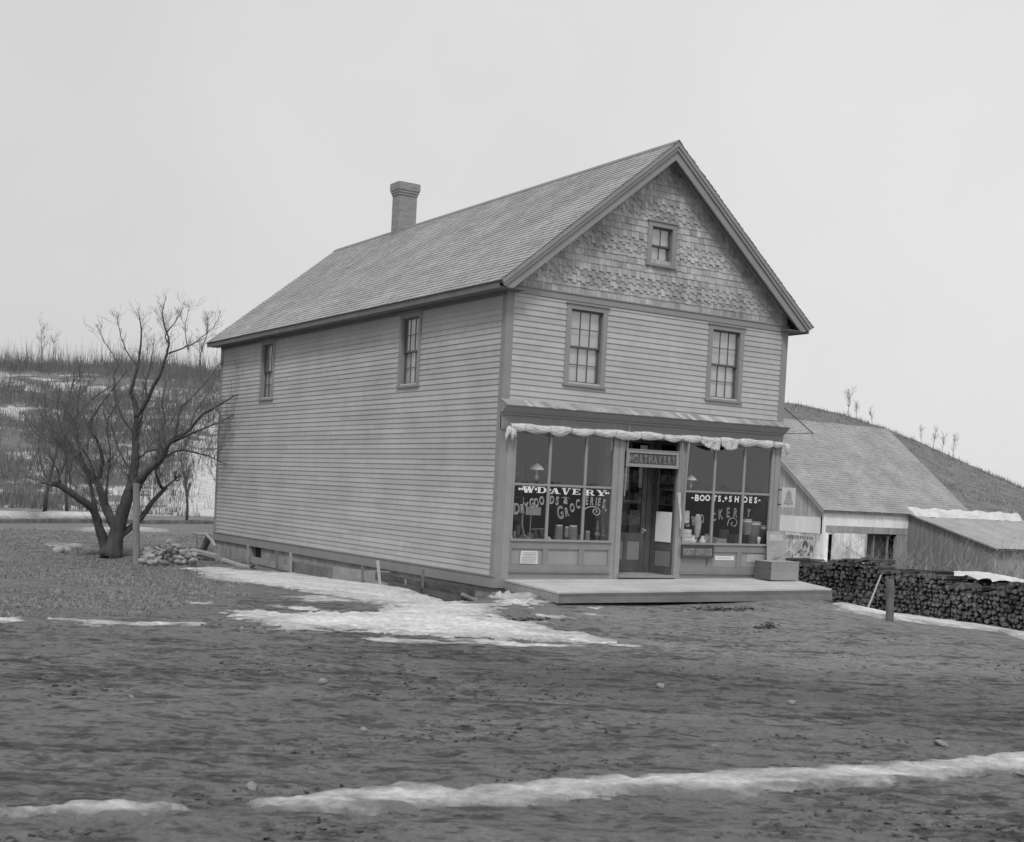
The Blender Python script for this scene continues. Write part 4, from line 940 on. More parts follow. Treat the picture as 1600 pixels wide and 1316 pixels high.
def boots(px, y, s, k, label):
    x = gx(px, y); t = thing('boot', label, 'boot', (x, y, ZS), 'goods in the show windows')
    m = MB(); m.tube([(x, y, ZS+.30*s), (x, y, ZS+.14*s), (x+.01, y-.01, ZS+.07*s)], [.055*s, .045*s, .05*s], 10); m.tube([(x-.02, y, ZS+.04*s), (x+.07*s, y-.05*s, ZS+.04*s), (x+.14*s, y-.1*s, ZS+.03*s)], [.05*s, .042*s, .028*s], 10); m.build('upper', M_DRKG, t, True)
    m = MB(); m.box(x-.06*s, x-.01, y-.03, y+.03, ZS, ZS+.02); m.tube([(x, y, ZS+.008), (x+.14*s, y-.1*s, ZS+.008)], .03*s, 6); m.build('sole', M_LETTER, t)
boots(809, .22, 1.0, 0, 'dark boot at the far left of the left show window'); boots(836, .35, .8, 0, 'small dark boot beside the wire stand in the left show window'); boots(846, .42, .8, 0, 'small dark boot close to the first window bar')
def jar(px, y, r, h, m_, label, name='tin_can', cat='tin', lid=True):
    x = gx(px, y); t = thing(name, label, cat, (x, y, ZS), 'goods in the show windows')
    m = MB(); m.lathe((x, y, ZS), [(0, 0), (r, 0), (r, h*.9), (r*.8, h), (0, h)], 14); m.build('body', m_, t)
    if lid: m = MB(); m.lathe((x, y, ZS+h+.001), [(0, 0), (r*.85, 0), (r*.85, .025), (0, .03)], 14); m.build('lid', M_TIN, t)
jar(873, .4, .08, .30, M_MIDG, 'tall grey canister left of centre in the left show window', 'canister', 'canister'); jar(885, .45, .045, .27, M_LETTER, 'narrow grey canister in the middle of the left show window', 'canister', 'canister'); jar(895, .4, .095, .30, M_MIDG, 'broad grey canister right of centre in the left show window', 'canister', 'canister')
jar(918, .4, .05, .2, M_LETTER, 'short pale jar just right of the second bar of the left show window', 'jar', 'jar')
def oil_lamp(px, y, s, label, mm):
    x = gx(px, y); t = thing('oil_lamp', label, 'oil lamp', (x, y, ZS), 'goods in the show windows')
    m = MB(); m.lathe((x, y, ZS), [(0, 0), (.06*s, 0), (.055*s, .015*s), (.015*s, .05*s), (.018*s, .12*s), (.06*s, .15*s), (.065*s, .2*s), (.02*s, .24*s), (.0, .245*s)], 14); m.build('base', mm, t, True)
    m = MB(); m.lathe((x, y, ZS+.245*s), [(.025*s, 0), (.045*s, .06*s), (.02*s, .14*s), (.022*s, .24*s)], 12); m.build('chimney', M_PALE if mm is M_TIN else M_MIDG, t, True)
oil_lamp(933, .35, .9, 'slim oil lamp standing in the right pane of the left show window', M_LETTER); oil_lamp(942, .4, .75, 'shorter oil lamp beside the slim one in the left show window', M_MIDG)
def clutter(x0, x1, n, label, grp):
    for k in range(n):
        x = x0+(x1-x0)*(k+.5+random.uniform(-.3, .3))/n; y = random.uniform(.42, .58); m = MB(); h = random.uniform(.08, .26); r = random.uniform(.03, .07); kind = random.randint(0, 2)
        if kind == 0: m.box(x-r, x+r, y-.03, y+.03, ZS, ZS+h)
        elif kind == 1: m.lathe((x, y, ZS), [(0, 0), (r*.8, 0), (r*.85, h*.55), (r*.3, h*.75), (r*.32, h), (0, h)], 10)
        else: m.lathe((x, y, ZS), [(0, 0), (r, 0), (r*1.05, h*.8), (r*.8, h*.85), (0, h*.86)], 10)
        good(('small_box', 'bottle', 'jar')[kind], label, ('box', 'bottle', 'jar')[kind], m, random.choice((M_DRKG, M_MIDG, M_MIDG, M_LETTER, M_PALE)), kind > 0)['group'] = grp
clutter(.45, 2.6, 17, 'small dim article in the crowded back row of the left show window', 'back row of the left show window'); clutter(5.1, 6.85, 12, 'small dim article in the crowded back row of the right show window', 'back row of the right show window')
# right window
m = MB(); x = gx(1072, .5)
m.box(4.60, 4.98, .30, .31, 1.16, 1.42); m.box(4.45, 4.62, .52, .54, .80, 1.46) if False else None
good('white_cloth', 'white cloth hung across behind the left pane of the right show window', 'cloth', m, M_PALE)
m = MB(); m.box(4.318, 4.330, .09, .595, .745, 1.375); good('linen_sheet', 'white linen sheet hung close behind the side glass of the entrance', 'cloth', m, M_BRIGHT)
m = MB()
for k in range(4): m.box(4.60-.01*k, 4.90+.01*(k % 2), .12, .30, ZS+.085*k+.001, ZS+.085*k+.078, rnd=.2+.2*k)
good('folded_goods', 'stack of folded striped goods in the left corner of the right show window', 'folded cloth', m, M_PALE)
x = gx(1089, .42); m = MB(); n = 10
m.lathe((x, .42, ZS+.16), [(.04, 0), (.07, .12), (.085, .30), (.075, .42), (.03, .50), (.0, .505)], 12); good('hanging_shirt', 'pale shirt form standing upright in the left pane of the right show window', 'shirt', m, mat('shirt_cloth', .6, .8, 8, rough=.9, bump=.02, bscale=12), True)
def jug(px, y, s, label, mm=M_TIN):
    x = gx(px, y); t = thing('pitcher', label, 'pitcher', (x, y, ZS), 'goods in the show windows')
    m = MB(); m.lathe((x, y, ZS), [(0, 0), (.05*s, 0), (.075*s, .06*s), (.07*s, .12*s), (.035*s, .18*s), (.045*s, .22*s)], 14); m.build('body', mm, t, True)
    m = MB(); m.tube([(x+.06*s, y, ZS+.06*s), (x+.11*s, y, ZS+.1*s), (x+.10*s, y, ZS+.17*s), (x+.04*s, y, ZS+.2*s)], .008*s, 6); m.build('handle', mm, t)
jug(1083, .14, .95, 'shiny left-hand pitcher at the sill of the right show window'); jug(1098, .12, .95, 'shiny right-hand pitcher at the sill of the right show window')
jug(1104, .40, 1.1, 'taller pitcher standing just behind the two shiny ones', M_LETTER)
m = MB(); x = gx(1124, .25); m.box(x-.15, x+.13, .15, .38, ZS, ZS+.16); good('carton', 'low pale box beside the first bar of the right show window', 'box', m, M_LETTER)
x = gx(1143, .5); m = MB(); m.lathe((x, .5, ZS), [(0, 0), (.09, 0), (.13, .05), (.14, .06)], 16); good('bowl', 'shallow pale bowl in the middle pane of the right show window', 'bowl', m, M_MIDG, True)
jar(1131, .55, .12, .34, M_DRKG, 'large dark crock at the back of the middle pane of the right show window', 'crock', 'crock', False)
def pail(px, y, r, h, z, label):
    x = at(px, 800, 1, y).x; t = thing('tin_pail', label, 'pail', (x, y, z), 'goods in the show windows'); m = MB(); m.lathe((x, y, z), [(0, 0), (r*.85, 0), (r, h), (r*1.03, h), (r*.97, h-.02)], 18); m.build('body', mat('galvanised', .55, .8, 3, rough=.35), t, True); m = MB(); m.lathe((x, y, z), [(r*1.0, h-.07), (r*1.03, h-.06), (r*1.03, h-.03)], 18); m.build('band', M_TIN, t, True)
    return x
m = MB(); m.box(6.22, 6.36, .20, .40, ZS, ZS+.26); good('carton', 'dark upright box behind the right pane of the right show window', 'box', m, M_DRKG)
pail(1168, .3, .11, .34, ZS+.262, 'tin pail standing on the dark box in the right show window'); pail(1180, .32, .15, .55, ZS, 'large tin boiler in the right pane of the right show window'); pail(1194, .3, .075, .47, ZS, 'tall narrow tin beside the large tin boiler')
m = MB(); x = gx(1186, .12); m.lathe((x, .12, ZS), [(0, 0), (.03, 0), (.028, .1), (.045, .16), (.04, .22), (.0, .23)], 12); good('glass_bottle', 'small shiny bottle at the sill in front of the large tin boiler', 'bottle', m, M_TIN, True)

# ================================================================ PLATFORM, CRATE, BOARD
def dz(x, y): return -.045+.0105*x+.030*y*.9
dk = thing('platform', 'low grey plank platform in front of the shop door', 'platform', (3.6, -1, -.3))
FLx, FRx, FY = .17, 6.985, -1.95
def ledge(y): return .26+(.17-.26)*(y/FY)
def redge(y): return 7.66+(FRx-7.66)*(y/FY)
mb = MB(); y = -.0
while y > FY+.01:
    wd = min(random.uniform(.15, .19), y-FY); ya, yb = y-wd+.005, y; xs_ = [ledge(ya)-.02]; xx = random.uniform(1, 4)
    while xx < 7: xs_.append(xx); xx += random.uniform(3, 4)
    xs_.append(redge(ya)+random.uniform(-.01, .03))
    for a, b in zip(xs_[:-1], xs_[1:]):
        b -= .004; h = random.uniform(-.003, .003); r = random.random()
        v = [(a, ya, dz(a, ya)+h), (b, ya, dz(b, ya)+h), (b, yb, dz(b, yb)+h), (a, yb, dz(a, yb)+h)]
        lo = [(p[0], p[1], p[2]-.035) for p in v]; mb.face(v, r); mb.face(lo, r)
        for k in range(4): mb.face([v[k], v[(k+1) % 4], lo[(k+1) % 4], lo[k]], r*.6)
    y -= wd
mb.build('deck', mat('deck_plank', .47, .60, 1.2, (1, 1, 1), .9, bump=.003, bscale=25, rv=.08, streak=.07), dk)
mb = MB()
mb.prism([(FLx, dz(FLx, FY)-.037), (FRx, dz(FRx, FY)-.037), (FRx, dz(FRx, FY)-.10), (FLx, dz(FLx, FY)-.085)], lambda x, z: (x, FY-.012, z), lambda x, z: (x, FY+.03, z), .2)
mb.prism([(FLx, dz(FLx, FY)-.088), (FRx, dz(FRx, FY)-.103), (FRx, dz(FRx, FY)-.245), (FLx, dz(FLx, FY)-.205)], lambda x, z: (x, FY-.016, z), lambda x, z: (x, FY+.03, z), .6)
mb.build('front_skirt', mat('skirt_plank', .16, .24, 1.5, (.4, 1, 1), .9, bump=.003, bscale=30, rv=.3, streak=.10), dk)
mb = MB()
for fa, fb, r in ((0, .38, .5), (.385, .55, .3), (.555, 1.0, .6)):
    ya, yb = FY*fa-(.0 if fa else .03), FY*fb; xa, xb = ledge(ya), ledge(yb); mb.prism([(0, -.037), (1, -.037), (1, -.21), (0, -.20)], lambda u, z: (xa+(xb-xa)*u-.012, ya+(yb-ya)*u, dz(xa, ya+(yb-ya)*u)+z), lambda u, z: (xa+(xb-xa)*u+.02, ya+(yb-ya)*u, dz(xa, ya+(yb-ya)*u)+z), r)
mb.build('side_skirt', M_WOOD, dk)
mb = MB(); xa, xb = redge(-.05), redge(FY+.03)
mb.prism([(0, -.037), (1, -.037), (1, -.22), (0, -.22)], lambda u, z: (xa+(xb-xa)*u, -.05+(FY+.08)*u, dz(7, FY*u)+z), lambda u, z: (xa+(xb-xa)*u-.03, -.05+(FY+.08)*u, dz(7, FY*u)+z), .5); mb.build('side_skirt', M_WOOD, dk)
for x, y in ((6.85, FY+.10), (7.3, -.3), (.3, FY+.12), (3.5, FY+.12)):
    mb = MB(); mb.box(x-.05, x+.05, y-.05, y+.05, ghs(x, y)-.2, dz(x, y)-.04); mb.build('leg', M_OLDW, dk)
# crate
t = thing('wooden_crate', 'plain closed wooden crate standing on the right end of the platform', 'crate', (6.97, -.32, .01))
z0 = dz(6.9, -.3)+.012; m = MB()
cx_0, cx_1, cy_0, cy_1, ch_ = 6.56, 7.36, -.60, -.10, .385
m.box(cx_0, cx_1, cy_0, cy_0+.018, z0, z0+ch_*.52); m.box(cx_0, cx_1, cy_0, cy_0+.018, z0+ch_*.52+.003, z0+ch_-.001); m.box(cx_0, cx_1, cy_1-.018, cy_1, z0, z0+ch_-.001); m.build('side_board', mat('crate_pine', .27, .33, 2, streak=.05, rv=.05), t)
m = MB(); m.box(cx_0-.018, cx_0-.001, cy_0+.0, cy_1, z0, z0+ch_*.6); m.box(cx_0-.018, cx_0-.001, cy_0, cy_1, z0+ch_*.6+.003, z0+ch_-.001); m.box(cx_1+.001, cx_1+.018, cy_0, cy_1, z0, z0+ch_-.001); m.build('end_board', mat('crate_end_dark', .10, .15, 4, (1, 1, 3), streak=.15, rv=.08), t)  # end boards toned darker than the front boards and lid
m = MB(); m.box(cx_0-.02, cx_1+.02, cy_0-.005, cy_0+.24, z0+ch_, z0+ch_+.016); m.box(cx_0-.02, cx_1+.02, cy_0+.243, cy_1+.005, z0+ch_, z0+ch_+.016); m.build('lid', mat('crate_lid', .33, .4, 3, streak=.08), t)
# advertising board behind it
t = thing('advertising_board', 'upright weathered advertising board leaning on the corner behind the crate', 'board', (7.14, -.06, .03))
m = MB(); x0, x1 = 6.87, 7.42; zb = .035
m.prism([(0, 0), (1, 0), (1, 1), (0, 1)], lambda u, s: (x0+(x1-x0)*u, -.16+.08*s, zb+1.03*s), lambda u, s: (x0+(x1-x0)*u, -.145+.08*s, zb+1.03*s)); m.build('board', mat('faded_poster', .28, .42, 3.5, streak=.15), t)
m = MB()
def onb(u, s, e=.0025): return (x0+(x1-x0)*u, -.16+.08*s-e, zb+1.03*s)
m.face([onb(.14, .80), onb(.86, .80), onb(.86, .93), onb(.14, .93)]); m.build('title_patch', mat('faded_white', .45, .55, 8), t)
m = MB(); m.face([onb(.18, .38), onb(.5, .44), onb(.82, .47), onb(.5, .41), onb(.3, .37)]); m.face([onb(.55, .40), onb(.9, .33), onb(.88, .36)]); m.build('faded_mark', mat('faded_dark', .16, .2, 8), t)

# ================================================================ BANKING BOARDS, STAKES, POLES, FIELDSTONES
def plank(a, b, w, th, m=M_OLDW, label='', name='plank', group='boards laid along the foundation', wob=0):
    mb = MB(); mb.bar(a, b, th, w, up=(0, 0, 1)); return tag(mb.build(name, m), label, 'plank', group)
xw = -.5; M_DKWOOD = mat('wet_dark_plank', .06, .13, 2, (1, .4, 1), .9, bump=.006, bscale=20, rv=.3, streak=.25)
def wallpt(y, h, x=xw): return Vector((x, y, ghs(x, y)+h))
plank(wallpt(-.15, .13), wallpt(1.95, .15), .22, .04, M_DKWOOD, label='dark rough plank on edge nearest the front corner of the store')
plank(wallpt(-.0, .05, -.58), wallpt(3.2, .07, -.58), .11, .05, M_DKWOOD, label='low narrow plank lying against the snow in front of the others')
plank(wallpt(1.75, .16, -.545), wallpt(3.95, .20, -.52), .17, .03, M_DKWOOD, label='dark plank on edge between the light stake and the corner plank')
plank(wallpt(3.6, .30, -.44), wallpt(7.2, .20, -.40), .03, .14, M_WOOD, label='light narrow board slanting on top of the foundation boards')
plank(wallpt(3.75, .13), wallpt(6.25, .15), .30, .03, M_WOOD, label='broad light grey board on edge in the middle of the side wall')
plank(wallpt(6.3, .12), wallpt(8.55, .16), .26, .03, label='broad darker board on edge left of the middle one')
plank(wallpt(8.6, .09), wallpt(11.6, .12), .14, .03, M_WOOD, label='low light board below the basement window')
m = MB(); m.box(-.53, -.50, 4.45, 4.85, ghs(-.5, 4.6)+.08, ghs(-.5, 4.6)+.28); tag(m.build('wood_block', M_WOOD), 'small square light block of wood standing against the middle board', 'block')
def stake(p0, p1, w, m, label):
    a = at(*p0, 0, -.58); b = at(*p1, 0, -.58); b.z -= .1
    mb = MB(); mb.bar(b, a, w, w*.6, up=(0, 1, 0)); tag(mb.build('stake', m), label, 'stake', 'stakes holding the foundation boards')
stake((454, 863), (454.5, 897), .06, M_WOOD, 'light stake between the left broad board and the basement window')
stake((432, 860), (432.5, 890), .04, M_OLDW, 'thin dark stake right of the basement window')
stake((387, 851), (388, 880), .05, M_WOOD, 'light stake at the left edge of the basement window')
stake((515, 882), (516, 907), .05, M_OLDW, 'dark stake holding the two broad boards')
stake((566, 884), (567, 911), .04, M_OLDW, 'dark stake just left of the small light block')
stake((590, 876), (595, 914), .055, mat('new_stake', .42, .5, 4), 'palest leaning stake in the middle of the side wall')
stake((661, 890), (661, 925), .05, M_OLDW, 'dark stake nearest the front corner of the store')
stake((634, 905), (634, 922), .03, M_WOOD, 'short thin stake right of the palest one')
stake((308, 839), (309, 880), .045, M_OLDW, 'dark stake standing by the far back corner')
stake((341, 857), (342, 880), .05, M_WOOD, 'light short stake among the poles at the back corner')
stake((353, 850), (354, 876), .03, M_OLDW, 'thin dark stake among the poles at the back corner')
def pole(ps, r, m, label, x=-.8):
    P_ = [at(a, b, 0, x) for a, b in ps]; mb = MB(); mb.tube(P_, r, 7, wob=.1); tag(mb.build('pole', m), label, 'pole', 'poles lying by the back corner of the store')
pole([(300, 862), (322, 866), (340, 871)], .10, M_WOOD, 'thick pale log lying behind the dark stake', -.85)
pole([(302, 832), (312, 835), (321, 835)], .035, M_WOOD, 'thin pale stick pointing left past the back corner', -.9)
pole([(321, 834), (330, 843), (337, 854)], .04, M_WOOD, 'pale stick leaning down from the back corner', -.9)
pole([(326, 838), (321, 850), (315, 862)], .10, M_OLDW, 'short dark slab leaning at the back corner', -.75)
pole([(303, 884), (320, 881), (340, 879)], .06, M_OLDW, 'crooked dark pole at the edge of the snow', -1.1)
pole([(322, 881), (342, 880), (360, 878)], .05, M_WOOD, 'pale pole lying across the dark ones', -1.0)
pole([(348, 875), (362, 880), (378, 885), (393, 888)], .065, M_WOOD, 'long pale crooked pole running toward the basement window', -1.0)
pole([(388, 889), (394, 884), (400, 881)], .05, M_OLDW, 'short dark pole end by the basement window', -1.0)
pole([(722, 929), (738, 936), (748, 939)], .04, M_OLDW, 'short dark splintered stick at the end of the corner plank', -.62)
# stones
def rock_mesh(seed, m=M_STONEW):
    rg = random.Random(seed); bm = bmesh.new(); bmesh.ops.create_icosphere(bm, subdivisions=2, radius=1)
    sx, sy, sz = rg.uniform(.8, 1.3), rg.uniform(.7, 1.1), rg.uniform(.5, .8); off = [Vector((rg.uniform(-1, 1), rg.uniform(-1, 1), rg.uniform(-1, 1))).normalized() for _ in range(7)]
    for v in bm.verts:
        d = v.co.normalized(); k = 1
        for o_ in off: q = d.dot(o_); k = min(k, .72/max(q, .5))
        v.co = Vector((d.x*sx, d.y*sy, d.z*sz))*k*rg.uniform(.95, 1.05)
    me = bpy.data.meshes.new('fieldstone'); bm.to_mesh(me); bm.free(); a = me.attributes.new('rnd', 'FLOAT', 'FACE'); a.data.foreach_set('value', np.full(len(me.polygons), rg.random(), dtype=np.float32)); me.materials.append(m); return me
RM = [rock_mesh(i) for i in range(9)]
def rock(x, y, s, label, group, sink=.25, me=None, z=None):
    o = bpy.data.objects.new('fieldstone', me or random.choice(RM)); COL.objects.link(o); o.location = (x, y, (ghs(x, y) if z is None else z)+s*(.5-sink)); o.scale = (s, s, s); o.rotation_euler = (random.uniform(-.4, .4), random.uniform(-.4, .4), random.uniform(0, 6)); return tag(o, label, 'stone', group)
for i in range(120):
    t_ = random.random(); px = 222+82*random.random(); lim = 1-abs(px-265)/60; py = 893-lim*34*random.random()-2
    p = onground(px, 886-random.uniform(0, 18), -.85); x, y = p.x, p.y
    rock(x, y, random.uniform(.06, .16), 'rough fieldstone in the heap between the fence post and the back corner of the store', 'heap of fieldstones', .1, z=ghs(x, y)+max(0, lim)*random.uniform(0, .45))
for px, py, lb in ((105, 862, 'pale stone in the grass, second from the left of four by the tree'), (118, 858, 'pale stone in the grass, farthest back of four by the tree'), (140, 866, 'pale stone in the grass nearest the foot of the bare tree'), (92, 864, 'leftmost of the four pale stones in the grass by the tree')):
    p = onground(px, py, -.85); rock(p.x, p.y, random.uniform(.16, .26), lb, 'stones left of the tree')
for px, py, s, lb in ((1470, 1166, .055, 'pale round stone lying on the mud at the right edge of the road'), (504, 1070, .055, 'flat pale stone in the left middle of the road'), (378, 985, .05, 'pale lump at the edge of the snow on the left'), (1032, 1078, .05, 'small pale stone in the middle of the road'), (1237, 1101, .055, 'small pale stone on the right half of the road'),
    (568, 1144, .035, 'small pale stone in the lower middle of the road'), (668, 1136, .022, 'tiny pale pebble in the lower middle of the road'), (393, 1233, .05, 'stone just above the left end of the roadside snow'), (205, 1091, .03, 'tiny pale stone in the left of the road'), (1115, 1168, .03, 'tiny pale stone just above the roadside snow')):
    p = onground(px, py, -.3); rock(p.x, p.y, s, lb, 'loose stones on the road', .2, rock_mesh(int(px), mat('pale_stone', .20, .30, 6)))
# clods of mud
mb = MB()
for px, py, n_, sp in ((1130, 953, 110, 30), (1200, 980, 45, 10), (825, 970, 60, 18), (260, 890, 0, 10)):
    for _ in range(n_):
        p = onground(px+random.gauss(0, sp), py+random.gauss(0, 1.6 if py < 975 else 3)); s = random.uniform(.012, .045); c = Vector((p.x, p.y, ghs(p.x, p.y)))
        q = [c+Vector((random.uniform(-1, 1)*s*1.5, random.uniform(-1, 1)*s*1.5, random.uniform(-.2, 1)*s)) for _ in range(6)]
        mb.face([q[0], q[1], q[2]]); mb.face([q[1], q[2], q[3]]); mb.face([q[3], q[4], q[0]]); mb.face([q[4], q[5], q[1]]); mb.face([q[0], q[2], q[5]])
rgn = random.Random(5)
for _ in range(9000):
    d = 6.5+14*rgn.random()**1.3; a = YAW+math.radians(rgn.uniform(-25, 25)); x = CAM.x+d*math.sin(a); y = CAM.y+d*math.cos(a)
    if vnoise(np.array([x*.9]), np.array([y*2.2]))[0] < .62 or (x > -1 and y > -2.6): continue
    s = rgn.uniform(.006, .022); c = Vector((x, y, ghs(x, y)-.003))
    q = [c+Vector((rgn.uniform(-1, 1)*s*1.7, rgn.uniform(-1, 1)*s*1.7, rgn.uniform(-.1, 1)*s)) for _ in range(5)]
    mb.face([q[0], q[1], q[2]]); mb.face([q[1], q[2], q[3]]); mb.face([q[3], q[4], q[0]]); mb.face([q[0], q[2], q[4]])
tag(mb.build('mud_clods', mat('mud_clod', .06, .13, 8, rv=.3), org=(0, 0, 0)), 'scattered dark clods of mud on the road', 'mud clods', kind='stuff')

# ================================================================ BARN
BX0, BX1, BY, BD, BE, BRZ = 24.31, 32.93, 15.14, 4.9, 1.66, 5.37
barn = thing('barn', 'old low barn with big shingled roof and patchy whitewashed walls behind the woodpile', 'barn', (28.6, 20, -1.0))
M_WHITEW = mat('worn_whitewash', .38, 1.05, 1.7, (1, 1, .45), .95, rv=.10, streak=.15)
M_WHITEB = mat('whitewash', .86, .92, 1.5, (1, 1, .3), .95, rv=.06, streak=.05)
M_BARNW = mat('barn_board', .30, .42, 1.5, (1, 1, .2), .95, rv=.15, streak=.1)
M_BROOF = mat('barn_roof_shingle', .29, .40, 1.0, (1, 1, 1), .95, rv=.07, streak=.1)
def boards(mb, T, u0, u1, z0, z1, o=.02, w_=.22, holes=()):
    u = u0
    while u < u1-.01:
        b = min(u+w_*random.uniform(.8, 1.2), u1); segs = [(z0, z1)]
        for h in holes:
            if h[0]-.02 < (u+b)/2 < h[1]+.02:
                ns = []
                for s0, s1 in segs:
                    if h[2] > s0: ns.append((s0, min(s1, h[2])))
                    if h[3] < s1: ns.append((max(s0, h[3]), s1))
                segs = ns
        for s0, s1 in segs:
            if s1 > s0: mb.box(u+.004, b-.004, o-.02, o+random.uniform(0, .006), s0, s1, T)
        u = b
BF = lambda u, o, z: (u, BY-o, z); BL = lambda u, o, z: (BX0-o, u, z)
hs = [(24.68, 24.83, -1.0, .605), (26.77, 28.49, -1.0, .615)]
mb = MB(); boards(mb, BF, BX0+.12, 29.15, .95, BE-.06, .03); mb.build('whitewashed_band', M_WHITEB, barn)
mb = MB(); boards(mb, BF, BX0+.12, 29.15, .69, .945, .035, .3); mb.build('lintel_board', M_BARNW, barn)
mb = MB(); boards(mb, BF, BX0+.12, 26.77, -1.2, .685, .02, .22, hs); mb.build('wall', M_WHITEW, barn)
mb = MB(); boards(mb, BF, 28.49, 29.15, -1.2, .685, .02, .2); mb.box(28.85, 28.93, -.02, .05, -1.0, .68, BF); boards(mb, BF, 29.15, BX1, -1.2, BE-.06, .02); mb.build('wall', M_BARNW, barn)
mb = MB(); mb.box(26.70, 26.77, -.1, .05, -1.2, .62, BF); mb.box(28.49, 28.56, -.1, .05, -1.2, .62, BF); mb.box(27.35, 27.42, -.25, -.15, -1.2, .62, BF); mb.box(28.15, 28.20, -.2, -.12, -1.2, .62, BF); mb.build('door_frame', M_BARNW, barn)
mb = MB(); mb.box(BX0-.02, BX0+.10, -.04, .05, -1.2, BE-.02, BF); mb.build('corner_post', M_WHITEB, barn)
# gable end facing the store
def gz(y): return BE+(BRZ-BE)*(1-abs(y-(BY+BD))/BD)
mb = MB(); y = BY
while y < BY+2*BD-.01:
    b = min(y+random.uniform(.18, .26), BY+2*BD); r = random.random()
    if y < 17.5:
        z0_ = 1.255
    else: z0_ = -1.3
    mb.face([BL(y+.004, .01, z0_), BL(b-.004, .01, z0_), BL(b-.004, .01, gz(b)-.1), BL(y+.004, .01, gz(y)-.1)], r); y = b
mb.build('gable_wall', mat('barn_gable_board', .40, .56, 1.5, (1, 1, .2), .95, rv=.1, streak=.08), barn)
mb = MB(); boards(mb, BL, BY+.12, 17.5, .61, 1.252, .03, .35); mb.build('whitewashed_band', M_WHITEB, barn)
mb = MB(); boards(mb, BL, BY+.02, 17.5, -1.3, .605, .015, .25); mb.build('wall', M_WHITEW, barn)
mb = MB(); mb.face([(BX1, BY, -1.4), (BX1, BY+2*BD, -1.4), (BX1, BY+2*BD, BE), (BX1, BY+BD, BRZ-.1), (BX1, BY, BE)]); mb.face([(BX0, BY+2*BD, -1.4), (BX1, BY+2*BD, -1.4), (BX1, BY+2*BD, BE), (BX0, BY+2*BD, BE)])
mb.face([(BX0+.1, BY+.6, -1.3), (BX1-.1, BY+.6, -1.3), (BX1-.1, BY+.6, BE), (BX0+.1, BY+.6, BE)], 0); mb.build('back_wall', M_OLDW, barn)
# roof: courses of shingles
def barn_slope(sg):
    mb = MB(); n_ = math.hypot(BD+.18, (BRZ-BE)*(BD+.18)/BD); c = (BD+.18)/n_; s_ = (BRZ-BE)*(BD+.18)/BD/n_
    def P(x, s, h):
        yy = -.18+s*c-h*s_; zz = BE-(BRZ-BE)/BD*.18+s*s_+h*c+.02; return (x, BY+yy if sg < 0 else BY+2*BD-yy, zz)
    s = 0
    while s < n_:
        x = BX0-.2; bl = random.gauss(0, .10)
        while x < BX1+.2:
            wd = random.uniform(.12, .28); b = min(x+wd-.006, BX1+.2); r = min(1, max(0, random.gauss(.5, .2)+bl*.5)); h = random.uniform(.010, .022); s0 = s+random.uniform(-.012, .012)
            mb.face([P(x, s0, h), P(b, s0, h), P(b, min(s+.18, n_), .004), P(x, min(s+.18, n_), .004)], r); mb.face([P(x, s0, 0), P(b, s0, 0), P(b, s0, h), P(x, s0, h)], 0); x += wd
        s += .15
    mb.face([P(BX0-.19, 0, -.03), P(BX1+.19, 0, -.03), P(BX1+.19, n_, -.03), P(BX0-.19, n_, -.03)], 0)
    mb.build('roof_slope', M_BROOF, barn)
barn_slope(-1); barn_slope(1)
mb = MB()
for sg in (0, 1):
    f = (lambda y: y) if sg == 0 else (lambda y: 2*(BY+BD)-y)
    mb.bar((BX0-.17, f(BY-.15), BE-.17), (BX0-.17, f(BY+BD), BRZ-.06), .04, .16, up=(0, 0, 1))
mb.build('rake_board', M_BARNW, barn)
mb = MB(); mb.box(BX0-.15, BX1+.15, BY-.17, BY-.14, BE-.19, BE-.10); mb.build('eave_board', M_OLDW, barn)
# posters on the gable end
t = thing('circus_poster', 'torn pictorial posters pasted on the barn wall left of the narrow dark slit', 'poster', (BX0-.03, 16.2, -.5))
mb = MB(); mb.box(15.52, 17.12, .037, .041, -.55, .50, BL); mb.build('sheet', mat('poster_paper', .34, .85, 4, (1, 1, 1), .9, streak=.2), t)
mb = MB(); u = 17.05
while u > 15.6: w_ = random.uniform(.03, .07); mb.box(u-w_, u, .042, .043, .34+random.uniform(-.02, .02), .47, BL); u -= w_+random.uniform(.02, .05)
for (u, z, ru, rv_) in ((16.0, .05, .16, .26), (15.65, -.1, .10, .22)):
    for k in range(9): a = math.pi*k/9; b = math.pi*(k+1)/9; mb.face([BL(u+ru*math.cos(a), .0425, z+rv_*math.sin(a)), BL(u+ru*math.cos(b), .0425, z+rv_*math.sin(b)), BL(u+ru*.5*math.cos(b), .0425, z-.1+rv_*.6*math.sin(b)), BL(u+ru*.5*math.cos(a), .0425, z-.1+rv_*.6*math.sin(a))])
for k in range(14): u = random.uniform(15.6, 17.0); z = random.uniform(-.45, -.1); mb.face([BL(u, .0427, z), BL(u+random.uniform(.05, .2), .0427, z+random.uniform(-.05, .05)), BL(u+random.uniform(.0, .1), .0427, z+random.uniform(.05, .2))])
mb.build('picture', mat('poster_ink', .10, .2, 9, streak=.2), t)
